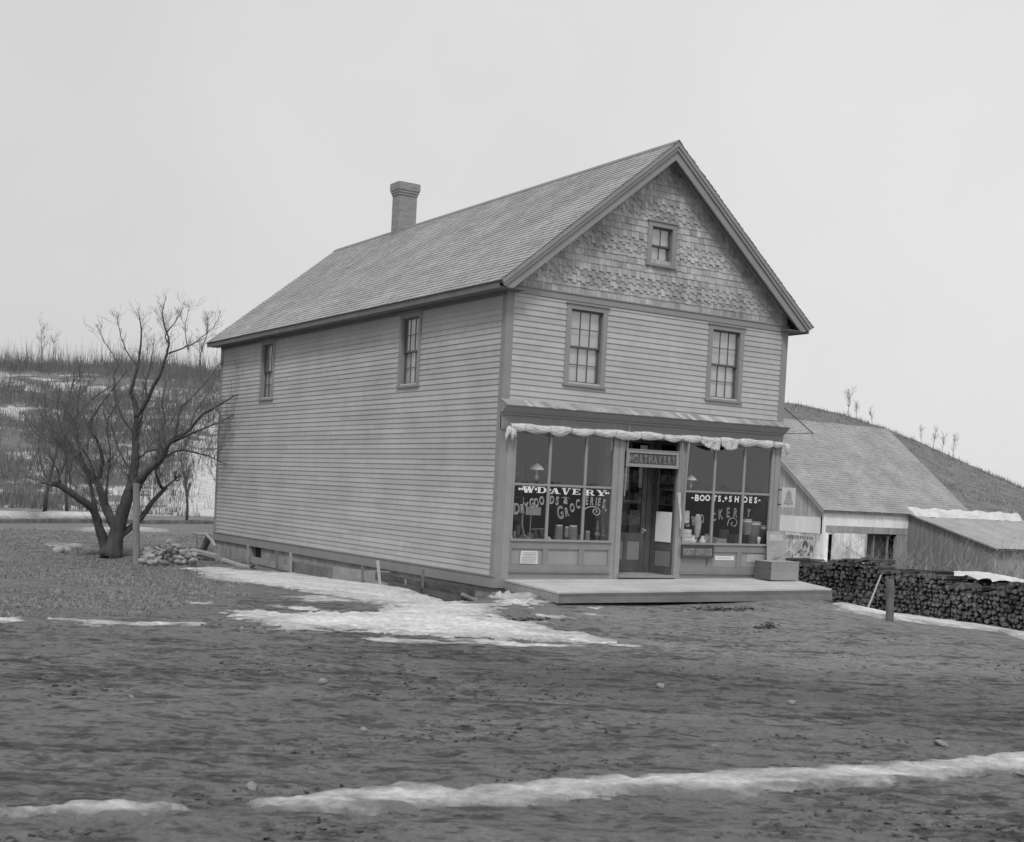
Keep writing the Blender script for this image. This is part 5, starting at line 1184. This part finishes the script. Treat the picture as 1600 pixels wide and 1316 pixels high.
# lean-to shed in front of the barn's right half
sh = thing('lean_to_shed', 'grey board lean-to shed with snow on its roof at the right end of the barn', 'shed', (32, 13, -1))
LX = 29.17; LY = 10.9; lz = lambda y: 1.60-(BY-y)*.265
mb = MB(); T = lambda u, o, z: (LX-o, u, z); y = LY
while y < BY-.06:
    b = min(y+.24, BY-.05); mb.face([T(y+.005, .0, -1.4), T(b-.005, 0, -1.4), T(b-.005, 0, lz(b)-.06), T(y+.005, 0, lz(y)-.06)]); y = b
mb.build('side_wall', mat('shed_board', .20, .27, 1.4, (1, 1, .2), .95, rv=.1, streak=.08), sh)
mb = MB(); boards(mb, lambda u, o, z: (u, LY-o, z), LX, 36, -1.4, lz(LY)-.06, .0, .24); mb.build('front_wall', M_BARNW, sh)
mb = MB(); mb.face([(LX-.15, LY-.25, lz(LY-.25)), (36.2, LY-.25, lz(LY-.25)), (36.2, BY-.03, lz(BY)), (LX-.15, BY-.03, lz(BY))]); mb.face([(LX-.15, LY-.25, lz(LY-.25)-.06), (36.2, LY-.25, lz(LY-.25)-.06), (36.2, BY-.03, lz(BY)-.06), (LX-.15, BY-.03, lz(BY)-.06)])
mb.face([(LX-.15, LY-.25, lz(LY-.25)-.06), (LX-.15, BY-.03, lz(BY)-.06), (LX-.15, BY-.03, lz(BY)), (LX-.15, LY-.25, lz(LY-.25))]); mb.build('roof', M_BROOF, sh)
mb = MB(); n = 40; P0 = []
for k in range(n+1):
    x = LX-.18+(36.2-LX)*k/n; wv = .10*math.sin(k*.8)+.05*math.sin(k*2.1); P0.append([(x, BY-.02, lz(BY)+.02), (x, BY-.05, lz(BY)+.22+wv*.3), (x, BY-.22, lz(BY-.22)+.20+wv*.3), (x, BY-.42+wv, lz(BY-.42)+.11), (x, BY-.52+wv, lz(BY-.52)+.005)])
for k in range(n):
    for j in range(4): mb.face([P0[k][j], P0[k+1][j], P0[k+1][j+1], P0[k][j+1]])
mb.face(P0[0]); mb.build('roof_snow', M_SNOW, sh, True)

# ================================================================ WOODPILE
def log_mesh(seed):
    rg = random.Random(seed); mb = MB(); n = rg.choice((3, 3, 4, 4, 5, 6)); r = rg.uniform(.035, .075); L_ = .60
    rad = [r*rg.uniform(.75, 1.15) for _ in range(n)]; i = 0
    ring = lambda x: [(x+rg.uniform(-.01, .01), rad[j]*math.cos(2*math.pi*j/n), rad[j]*math.sin(2*math.pi*j/n)) for j in range(n)]
    a, b = ring(0), ring(L_); mb.face(a, .95); mb.face(b, .95)
    for j in range(n): mb.face([a[j], a[(j+1) % n], b[(j+1) % n], b[j]], .15)
    me = bpy.data.meshes.new('firewood_log'); me.from_pydata(mb.v, [], mb.f); at_ = me.attributes.new('rnd', 'FLOAT', 'FACE'); at_.data.foreach_set('value', np.array(mb.r, dtype=np.float32)); me.materials.append(M_LOG); return me, mb
LM = [log_mesh(i) for i in range(14)]
PX = 10.35; cells = []
y = 4.6
ytop = lambda y: .24+.10*math.sin(y*1.1+1)+.06*math.sin(y*2.7)+(-.12 if y < -2 else 0)+random.uniform(-.04, .04)
while y > -7.6:
    gz_ = min(ghs(PX, y), -.62)-.03; z = gz_+.06; top_ = ytop(y)
    while z < top_: cells.append((y+random.uniform(-.035, .035), z+random.uniform(-.02, .02))); z += .098
    y -= .098
vis = [c for c in cells if c[0] > -3.4 and c[0] < 3.0]; random.shuffle(vis); near = vis[:300]; nset = set(near); rest = [c for c in cells if c not in nset]
for (y, z) in near:
    me, _ = random.choice(LM); o = bpy.data.objects.new('firewood_log', me); COL.objects.link(o); o.location = (PX+random.uniform(-.05, .03), y, z); o.rotation_euler = (random.uniform(0, 6.28), random.uniform(-.05, .05), random.uniform(-.06, .06)); s = random.uniform(.7, 1.3); o.scale = (1, s, s*random.uniform(.8, 1.2))
    tag(o, 'dark split log stacked end-on in the long low woodpile', 'firewood', 'split logs stacked in the woodpile')
mb = MB()
def addlog(mb, x, y, z, a=0, tilt=0):
    _, src = random.choice(LM); i = len(mb.v); c, s = math.cos(a), math.sin(a); ct, st = math.cos(tilt), math.sin(tilt)
    for (vx, vy, vz) in src.v: y1 = vy*c-vz*s; z1 = vy*s+vz*c; mb.v.append((x+vx*ct-y1*st, y+vx*st+y1*ct, z+z1))
    for f, r in zip(src.f, src.r): mb.f.append(tuple(k+i for k in f)); mb.r.append(r*random.uniform(.5, 1))
for (y, z) in rest: addlog(mb, PX+random.uniform(-.05, .03), y, z, random.uniform(0, 6.28))
for _ in range(520): y = random.uniform(-7.5, 4.6); x = PX+random.uniform(.6, 2.0); addlog(mb, x, y, random.uniform(-.2, .18), random.uniform(0, 6.28), random.uniform(-.2, .2))
for _ in range(120): y = random.uniform(-7, 4.2); addlog(mb, PX+random.uniform(-.02, .3), y, ytop(y)+.05, random.uniform(0, 6.28), random.uniform(-.5, .5))
mb.box(PX+.12, PX+2.4, -7.4, 4.5, -1.0, .0)
tag(mb.build('woodpile', M_LOG), 'rest of the long dark woodpile behind and around the front logs', 'woodpile', kind='stuff')
# snow lying on top of the pile
def pile_snow(y0, y1, x0, x1, th):
    mb = MB(); n = 24; m_ = 6; G_ = []
    for i in range(n+1):
        y = y0+(y1-y0)*i/n; row_ = []
        for j in range(m_+1):
            u = j/m_; x = x0+(x1-x0)*u; e = math.sin(math.pi*i/n)**.5*math.sin(math.pi*min(1, .08+u*.92))**.5 if 0 < i < n and 0 <= u < 1 else 0
            row_.append((x+.05*math.sin(i*1.3), y, .20+th*e+.04*math.sin(i*.9+j)))
        G_.append(row_)
    for i in range(n):
        for j in range(m_): mb.face([G_[i][j], G_[i+1][j], G_[i+1][j+1], G_[i][j+1]])
    o = mb.build('snow_on_woodpile', M_SNOW, None, True); tag(o, kind='structure')
pile_snow(-2.7, -.9, PX+.75, PX+2.1, .13); pile_snow(-7.2, -3.2, PX+.5, PX+2.2, .08) ; pile_snow(1.9, 2.5, PX+.5, PX+1.2, .06)

# ================================================================ POSTS
def post(px, pyb, pyt, z, w_, m, name, label, cat='post', lean=0, hx=None):
    b = onground(px, pyb, z); d = (b-CAM).dot(FW); top = far(px+lean, pyt, d); gzv = ghs(b.x, b.y); mb = MB(); pts = []
    for k in range(6): s = k/5; pts.append(Vector((b.x, b.y, gzv-.15)).lerp(Vector((top.x, top.y, top.z)), s))
    mb.tube(pts, [w_*random.uniform(.92, 1.06) for _ in pts], 8, wob=.06); return tag(mb.build(name, m), label, cat)
post(213, 881, 755, -.95, .095, mat('grey_post', .20, .30, 3, (1, 1, .2), .95, bump=.01, bscale=20, streak=.15), 'fence_post', 'tall light grey wooden post standing in front of the bare tree')
post(1391, 971, 905, -.5, .075, M_OLDW, 'hitching_post', 'short thick grey post in front of the woodpile')
post(1351, 955, 898, -.55, .022, mat('peeled_stick', .45, .55, 4), 'leaning_stick', 'thin pale stick leaning in front of the woodpile', 'stick', 26)
post(181, 866, 838, -.9, .13, M_OLDW, 'post_stub', 'short broken stub behind the foot of the bare tree')
# low wall along the meadow edge
mb = MB(); a = at(-140, 813, 2, -1.0); p0 = onground(-160, 818, -1.2); p1 = onground(338, 819, -1.2)
nn = 90
for k in range(nn):
    s = k/nn; s1 = (k+1)/nn; A_ = p0.lerp(p1, s); B_ = p0.lerp(p1, s1); h = random.uniform(.20, .24); za = ghs(A_.x, A_.y)
    mb.bar((A_.x, A_.y, za+h/2-.06), (B_.x, B_.y, za+h/2-.06), .3, h+.1)
tag(mb.build('meadow_wall', M_OLDW), 'long low dark wall running across the meadow behind the bare tree', 'wall')

# ================================================================ BARE TREES
rt_ = random.Random(11)
def rv3(rg): return Vector((rg.uniform(-1, 1), rg.uniform(-1, 1), rg.uniform(-1, 1)))
def smooth_path(P_, sub=4, jit=0, rg=rt_):
    out = []; n = len(P_)
    for i in range(n-1):
        p0, p1, p2, p3 = P_[max(i-1, 0)], P_[i], P_[i+1], P_[min(i+2, n-1)]
        for k in range(sub):
            t = k/sub; q = .5*((2*p1)+(-p0+p2)*t+(2*p0-5*p1+4*p2-p3)*t*t+(-p0+3*p1-3*p2+p3)*t**3); out.append(q+rv3(rg)*jit)
    out.append(P_[-1]); return out
def twig(mb, p, d, L, r, lvl, rg, upb=.25):
    n = 4 if lvl else 3; pts = [p]; dd = d.normalized()
    for k in range(n): dd = (dd+rv3(rg)*.22+Vector((0, 0, upb*.5))).normalized(); pts.append(pts[-1]+dd*(L/n))
    mb.tube(pts, [max(r*(1-.8*k/n), .0028) for k in range(n+1)], 3 if r < .012 else 5, cap=False, rnd=rg.random())
    if lvl > 0:
        for _ in range(rg.randint(3, 5)):
            k = rg.randint(1, n); q = pts[k-1].lerp(pts[k], rg.random()); sd_ = rv3(rg); sd_ = (sd_-dd*sd_.dot(dd)).normalized()
            twig(mb, q, dd*.55+sd_*.75+Vector((0, 0, upb)), L*rg.uniform(.35, .6), r*.55, lvl-1, rg, upb)
TD = 38.3
def tp(zx, zy, dd): return far(40+zx/2.992, 460+zy/2.992, TD+dd)
tree = thing('apple_tree', 'large bare many-stemmed apple tree left of the store', 'tree', (-2.3, 18.0, -.95))
LB = [  # (points in the close-up view, depth offsets, start radius, end radius)
 ([(385, 1225), (370, 1170), (342, 1080), (312, 1005), (232, 942), (160, 895), (122, 885)], (0, 0, -.2, -.5, -1.0, -1.3, -1.5), .20, .07),
 ([(395, 1225), (412, 1150), (420, 1095), (382, 1010), (352, 930), (335, 880), (290, 825), (240, 760), (188, 712), (120, 650), (70, 560)], (0, 0, 0, .2, .4, .6, .8, 1.0, 1.2, 1.4, 1.6), .24, .02),
 ([(370, 1190), (345, 1090), (318, 960), (296, 860), (262, 760), (235, 660), (228, 585), (265, 540), (325, 480), (400, 430)], (.3, .4, .5, .6, .7, .9, 1.0, 1.1, 1.2, 1.3), .10, .015),
 ([(400, 1225), (432, 1100), (462, 1000), (490, 910), (505, 840), (514, 760), (512, 650), (519, 570), (508, 500), (495, 450), (520, 350), (542, 200), (530, 95)], (0, 0, -.1, -.2, -.2, -.2, -.2, -.3, -.3, -.4, -.5, -.6, -.6), .27, .012),
 ([(519, 570), (560, 512), (592, 440), (630, 370), (660, 280), (668, 215), (650, 150), (640, 95), (650, 38)], (-.3, -.5, -.7, -.9, -1.0, -1.1, -1.1, -1.2, -1.2), .085, .010),
 ([(666, 230), (655, 190), (700, 130), (738, 60)], (-1.1, -1.1, -1.0, -.9), .03, .008),
 ([(672, 275), (720, 258), (775, 235), (830, 195), (880, 150), (908, 95)], (-1.0, -1.2, -1.3, -1.4, -1.5, -1.5), .03, .007),
 ([(575, 500), (566, 460), (556, 425)], (-.4, -.4, -.4), .05, .03),
 ([(514, 660), (480, 612), (450, 572), (420, 480), (415, 380), (430, 320), (370, 225), (340, 160)], (-.2, 0, .1, .3, .4, .5, .6, .6), .05, .008),
 ([(520, 330), (478, 275), (445, 195), (428, 110)], (-.5, -.3, -.2, -.2), .03, .008),
 ([(510, 800), (535, 762), (590, 727), (640, 735)], (-.2, -.1, .2, .3), .05, .02),
 ([(525, 660), (545, 560), (548, 470), (585, 330), (600, 220)], (-.2, .3, .5, .6, .7), .05, .008),
 ([(488, 915), (540, 862), (590, 812), (642, 762), (668, 702), (705, 665), (760, 640), (828, 562), (900, 520), (985, 470), (1075, 425)], (-.2, -.4, -.6, -.9, -1.1, -1.3, -1.5, -1.7, -1.9, -2.1, -2.2), .15, .008),
 ([(642, 762), (722, 730), (800, 742), (870, 762), (935, 795)], (-.9, -1.2, -1.5, -1.7, -1.9), .05, .010),
 ([(700, 668), (712, 600), (722, 540), (770, 490), (828, 430), (905, 330)], (-1.3, -1.2, -1.1, -1.1, -1.0, -1.0), .05, .010),
 ([(690, 690), (800, 640), (900, 600), (992, 545), (1012, 450), (1010, 330)], (-1.1, -1.4, -1.7, -1.9, -2.0, -2.1), .035, .006),
 ([(622, 780), (622, 690), (650, 600), (640, 500), (660, 400)], (-.7, -.5, -.4, -.3, -.3), .055, .01),
 ([(440, 1130), (490, 1092), (542, 1045), (572, 1000), (612, 950), (658, 900)], (0, .2, .4, .6, .8, .9), .12, .06),
 ([(638, 905), (612, 842), (614, 770), (640, 680), (700, 560)], (.8, .9, 1.0, 1.0, 1.0), .06, .012),
 ([(528, 925), (560, 862), (605, 790), (650, 700)], (-.2, .2, .4, .5), .05, .012),
 ([(342, 860), (360, 770), (332, 680), (300, 622), (322, 560), (400, 450), (480, 350)], (.5, .3, .2, .2, .2, .1, .1), .075, .01),
 ([(376, 1000), (378, 900), (392, 800), (395, 720), (380, 600), (440, 500)], (.2, 0, -.1, -.2, -.3, -.4), .05, .01),
 ([(160, 890), (152, 830), (132, 790), (100, 720)], (-1.3, -1.3, -1.3, -1.3), .05, .01), ([(150, 890), (168, 825), (188, 770), (180, 680)], (-1.4, -1.4, -1.4, -1.4), .04, .01), ([(215, 930), (205, 840), (230, 740)], (-1.1, -1.0, -1.0), .03, .008),
 ([(290, 825), (215, 745), (140, 700), (60, 665), (10, 600)], (.6, 1.2, 1.6, 1.9, 2.1), .05, .010), ([(188, 712), (120, 620), (90, 520), (95, 430)], (1.2, 1.5, 1.7, 1.8), .03, .008),
 ([(262, 760), (180, 660), (150, 560), (160, 440)], (.7, .3, 0, -.2), .035, .008), ([(340, 900), (300, 780), (250, 690), (240, 560), (255, 430), (250, 330)], (.5, .2, 0, -.3, -.4, -.4), .04, .007),
 ([(505, 840), (450, 760), (420, 680), (400, 590), (430, 480)], (-.2, .4, .8, 1.0, 1.1), .04, .008), ([(110, 885), (80, 820), (60, 740), (70, 660)], (-1.5, -1.5, -1.4, -1.3), .03, .008), ([(760, 640), (800, 540), (850, 470), (880, 400)], (-1.5, -1.3, -1.1, -1.0), .03, .007),
 ([(815, 330), (820, 270), (850, 180), (845, 110)], (-1.4, -1.3, -1.3, -1.3), .02, .006), ([(760, 260), (745, 160), (765, 65)], (-1.2, -1.2, -1.2), .018, .005),
]
twb = MB(); twr = MB()
for P_, dd, r0, r1 in LB:
    base = [tp(*p, d) for p, d in zip(P_, dd)]; path = smooth_path(base, 4, .012); n = len(path)
    rad = [r0+(r1-r0)*(k/(n-1))**.6 for k in range(n)]
    if P_[0][1] > 1200: rad[0] *= 1.5; rad[1] *= 1.3; rad[2] *= 1.12
    m = MB(); m.tube(path, rad, 9, cap=True, wob=.07); m.build('trunk' if P_[0][1] > 1180 else 'limb', M_BARK, tree, True)
    L_ = sum((path[k+1]-path[k]).length for k in range(n-1)); cnt = int(L_*17)
    for _ in range(cnt):
        k = rt_.randint(int(n*.25), n-2); q = path[k].lerp(path[k+1], rt_.random()); t_ = (path[k+1]-path[k]).normalized(); sd_ = rv3(rt_); sd_ = (sd_-t_*sd_.dot(t_)).normalized()
        if (q.z < .35 and rt_.random() < .5) or (q.z > 3.0 and rt_.random() < .5): continue
        twig(twb, q, t_*.5+sd_*.85+Vector((0, 0, .45)), rt_.uniform(.5, 1.7)*(1 if q.z < 3.2 else .38), min(rad[k]*.45, rt_.uniform(.005, .010)), 1 if rt_.random() < .85 else 2, rt_)
    twig(twb, path[-1], (path[-1]-path[-2]), .5 if path[-1].z < 4 else .15, max(r1*.8, .006), 2, rt_, .1)
twb.build('twigs', M_TWIG, tree)

def bare_tree(x, y, z, H, seed, label, name='bare_tree', group=None, stems=1, thick=1., spread=.45, lvl=2):
    rg = random.Random(seed); t = thing(name, label, 'tree', (x, y, z), group); tr = MB(); tw = MB()
    for s in range(stems):
        d = Vector((rg.uniform(-.2, .2)*(stems > 1)*2, rg.uniform(-.2, .2), 1)).normalized(); pts = [Vector((x, y, z-.1))]; n = 7
        for k in range(n): d = (d+rv3(rg)*.10+Vector((0, 0, .08))).normalized(); pts.append(pts[-1]+d*H/n)
        r0 = H*.018*thick; tr.tube(pts, [r0*(1-.85*k/n) for k in range(n+1)], 7)
        for _ in range(int(16/stems**.5)):
            k = rg.randint(2, n-1); q = pts[k].lerp(pts[k+1], rg.random()); sd_ = rv3(rg); sd_.z = 0; sd_.normalize()
            twig(tw, q, sd_*spread+Vector((0, 0, .8)), H*rg.uniform(.18, .36), r0*.4, lvl, rg, .3)
    tr.build('trunk', M_BARK, t, True); tw.build('twigs', M_TWIG, t); return t
def on_hill(px, py):
    q = ray(px, py); best = None; prev = None
    for k in range(70, 330):
        p = CAM+q*float(k); h = float(hh(np.array([p.x]), np.array([p.y]))[0]) if k > 98 else ghs(p.x, p.y)
        if p.z < h: return Vector((p.x, p.y, h))
    return None
p = on_hill(292, 813) or far(292, 813, 100); bare_tree(p.x, p.y, p.z, 4.6, 31, 'small slender bare tree at the hill foot between apple tree and store', thick=1.3, spread=.3)
for px, py, H, sd_, lb in ((1325, 652, 4.0, 5, 'leftmost bare tree on the crest of the right hill, with a broad fine crown'), (1338, 656, 2.8, 6, 'small bare tree just right of the broad one on the hill crest'), (1364, 663, 2.4, 8, 'little bare sapling standing alone on the falling crest'),
    (1440, 694, 4.2, 9, 'bare tree at the left of the clump on the lower right crest'), (1458, 700, 5.6, 10, 'tallest bare tree of the clump on the lower right crest'), (1472, 706, 5.0, 12, 'bare tree second from the right on the lower right crest'), (1490, 713, 6.0, 13, 'bare tree at the right end of the clump on the lower right crest')):
    az = math.atan2(*(lambda r_: (r_.x, r_.y))(ray(px, py))); x = CAM.x+192*math.sin(az); y = CAM.y+192*math.cos(az); z = float(hh(np.array([x]), np.array([y]))[0])
    bare_tree(x, y, z, H*(.95 if px < 1400 else .5), sd_, lb, group='bare trees on the hill crest', thick=.8, lvl=2, spread=.8)
for i, (px, py, H) in enumerate(((70, 800, 6.5), (105, 801, 5.0))):
    p = on_hill(px, py) or far(px, py, 96); bare_tree(p.x, p.y, p.z, H*1.5, 50+i, ('bare tree at the foot of the hill at the far left edge', 'bare tree at the foot of the hill just right of the far left one')[i], thick=.9)

for i, px in enumerate((64, 84, 228, 296, 312)):
    az = math.atan2(*(lambda r_: (r_.x, r_.y))(ray(px, 570))); x = CAM.x+190*math.sin(az); y = CAM.y+190*math.cos(az); z = float(hh(np.array([x]), np.array([y]))[0])
    bare_tree(x, y, z, rt_.uniform(3.5, 6.5), 70+i, ('leftmost of the five bare trees on the left hill crest', 'second bare tree from the left on the left hill crest', 'bare tree on the left hill crest seen through the middle of the apple tree', 'bare tree on the left hill crest behind the right limbs of the apple tree', 'bare tree on the left hill crest closest to the store')[i], group='bare trees along the left hill crest', thick=.5, spread=1.0)
# brush on the hillside: thin upright stems, thicker in bands
mb = MB(); rb = np.random.default_rng(9); N = 24000
az_ = np.concatenate([rb.uniform(-24, -9.5, N), rb.uniform(11, 24, N//3)]); rr_ = 100+95*rb.random(len(az_))**.9
bx = CAM.x+rr_*np.sin(np.radians(az_)+YAW); by = CAM.y+rr_*np.cos(np.radians(az_)+YAW); bz = hh(bx, by); he = (bz+1)/np.maximum(hilltop(az_)+1, 1)
dens = np.clip(.30+1.0*np.exp(-((he-.95)/.09)**2)+.9*np.exp(-((he-.60)/.06)**2)+.55*np.exp(-((he-.12)/.12)**2)*(az_ < -13)+2.6*(fbm(bx*.12, by*.12, 4)), .02, 1)
dens = np.where((az_ > -14.2) & (az_ < 0) & (he < .45), dens*.22, dens); dens = np.where(az_ > 0, np.maximum(dens, .6), dens)
keep = rb.random(len(az_)) < dens; idx = np.nonzero(keep)[0]
Vv = []; Ff = []; Rr = []
rx, ry = math.cos(YAW), -math.sin(YAW)
for i in idx:
    x, y, z = bx[i], by[i], bz[i]; H = random.uniform(.4, 1.7)*(random.choice((.6, .9, 1.3, 2.2)) if he[i] > .86 else 1)*(.26 if az_[i] > 0 else random.choice((.6, .9, 1.5))); r = random.random()
    for k in range(random.randint(2, 4)):
        ox, oy = random.uniform(-.5, .5), random.uniform(-.5, .5); tx = random.uniform(-.25, .25)*H; w_ = random.uniform(.018, .05); h2 = H*random.uniform(.6, 1); a = random.uniform(0, 3.14); c, s = math.cos(a)*w_, math.sin(a)*w_
        j = len(Vv); Vv += [(x+ox-c, y+oy-s, z-.1), (x+ox+c, y+oy+s, z-.1), (x+ox+tx*rx, y+oy+tx*ry, z+h2), (x+ox+s, y+oy-c, z-.1)]; Ff += [(j, j+1, j+2), (j, j+3, j+2)]; Rr += [r, r]
mb.v = Vv; mb.f = Ff; mb.r = Rr
tag(mb.build('hillside_brush', mat('brush_stems', .12, .22, 2, rv=.4), org=(0, 0, 0)), 'thin bare brush covering the hillside', 'brush', kind='stuff')
# dead grass: tufts on the meadow and on the left bank
mb = MB(); Vv = []; Ff = []; Rr = []; rg = np.random.default_rng(4); N = 60000
dd = 12+48*rg.random(N)**1.1; aa = rg.uniform(-26, -9, N); X_ = CAM.x+dd*np.sin(np.radians(aa)+YAW); Y_ = CAM.y+dd*np.cos(np.radians(aa)+YAW)
ms = sdist(X_, Y_, GRASS)+fbm(X_*1.3, Y_*1.3, 3)*2; ok = (fbm(X_*.9, Y_*.9, 3) > -.10) & ((ms > -.3) | (Y_ > 17.5+X_*.2)) & ~((X_ > -.9) & (Y_ < 16.3)); X_, Y_, dd = X_[ok], Y_[ok], dd[ok]; Z_ = gh(X_, Y_)
for x, y, z, d in zip(X_, Y_, Z_, dd):
    H = random.uniform(.012, .045)*(1+d/60)*(2.2 if random.random() < .05 else 1); r = random.random()
    for k in range(3):
        a = random.uniform(0, 3.14); w_ = random.uniform(.003, .007)*(1+d/30); c, s = math.cos(a)*w_, math.sin(a)*w_; ox, oy = random.uniform(-.06, .06), random.uniform(-.06, .06); tx, ty = random.uniform(-.06, .06), random.uniform(-.06, .06)
        j = len(Vv); Vv += [(x+ox-c, y+oy-s, z-.01), (x+ox+c, y+oy+s, z-.01), (x+ox+tx, y+oy+ty, z+H*random.uniform(.5, 1))]; Ff.append((j, j+1, j+2)); Rr.append(r)
mb.v = Vv; mb.f = Ff; mb.r = Rr
tag(mb.build('dead_grass', M_BRUSHG, org=(0, 0, 0)), 'short dead grass on the bank and the meadow', 'grass', kind='stuff')
# weeds and twigs sticking up behind the woodpile
mb = MB(); rg = random.Random(21)
for _ in range(420):
    x = PX+rg.uniform(2.3, 4.5); y = rg.uniform(-6, 3.5); twig(mb, Vector((x, y, -.9)), Vector((rg.uniform(-.2, .2), rg.uniform(-.2, .2), 1)), rg.uniform(.9, 1.7), .011, 1, rg, .1)
tag(mb.build('weeds', M_BRUSHG, org=(12, 0, -.9)), 'tangled dead weeds behind the woodpile', 'weeds', kind='stuff')
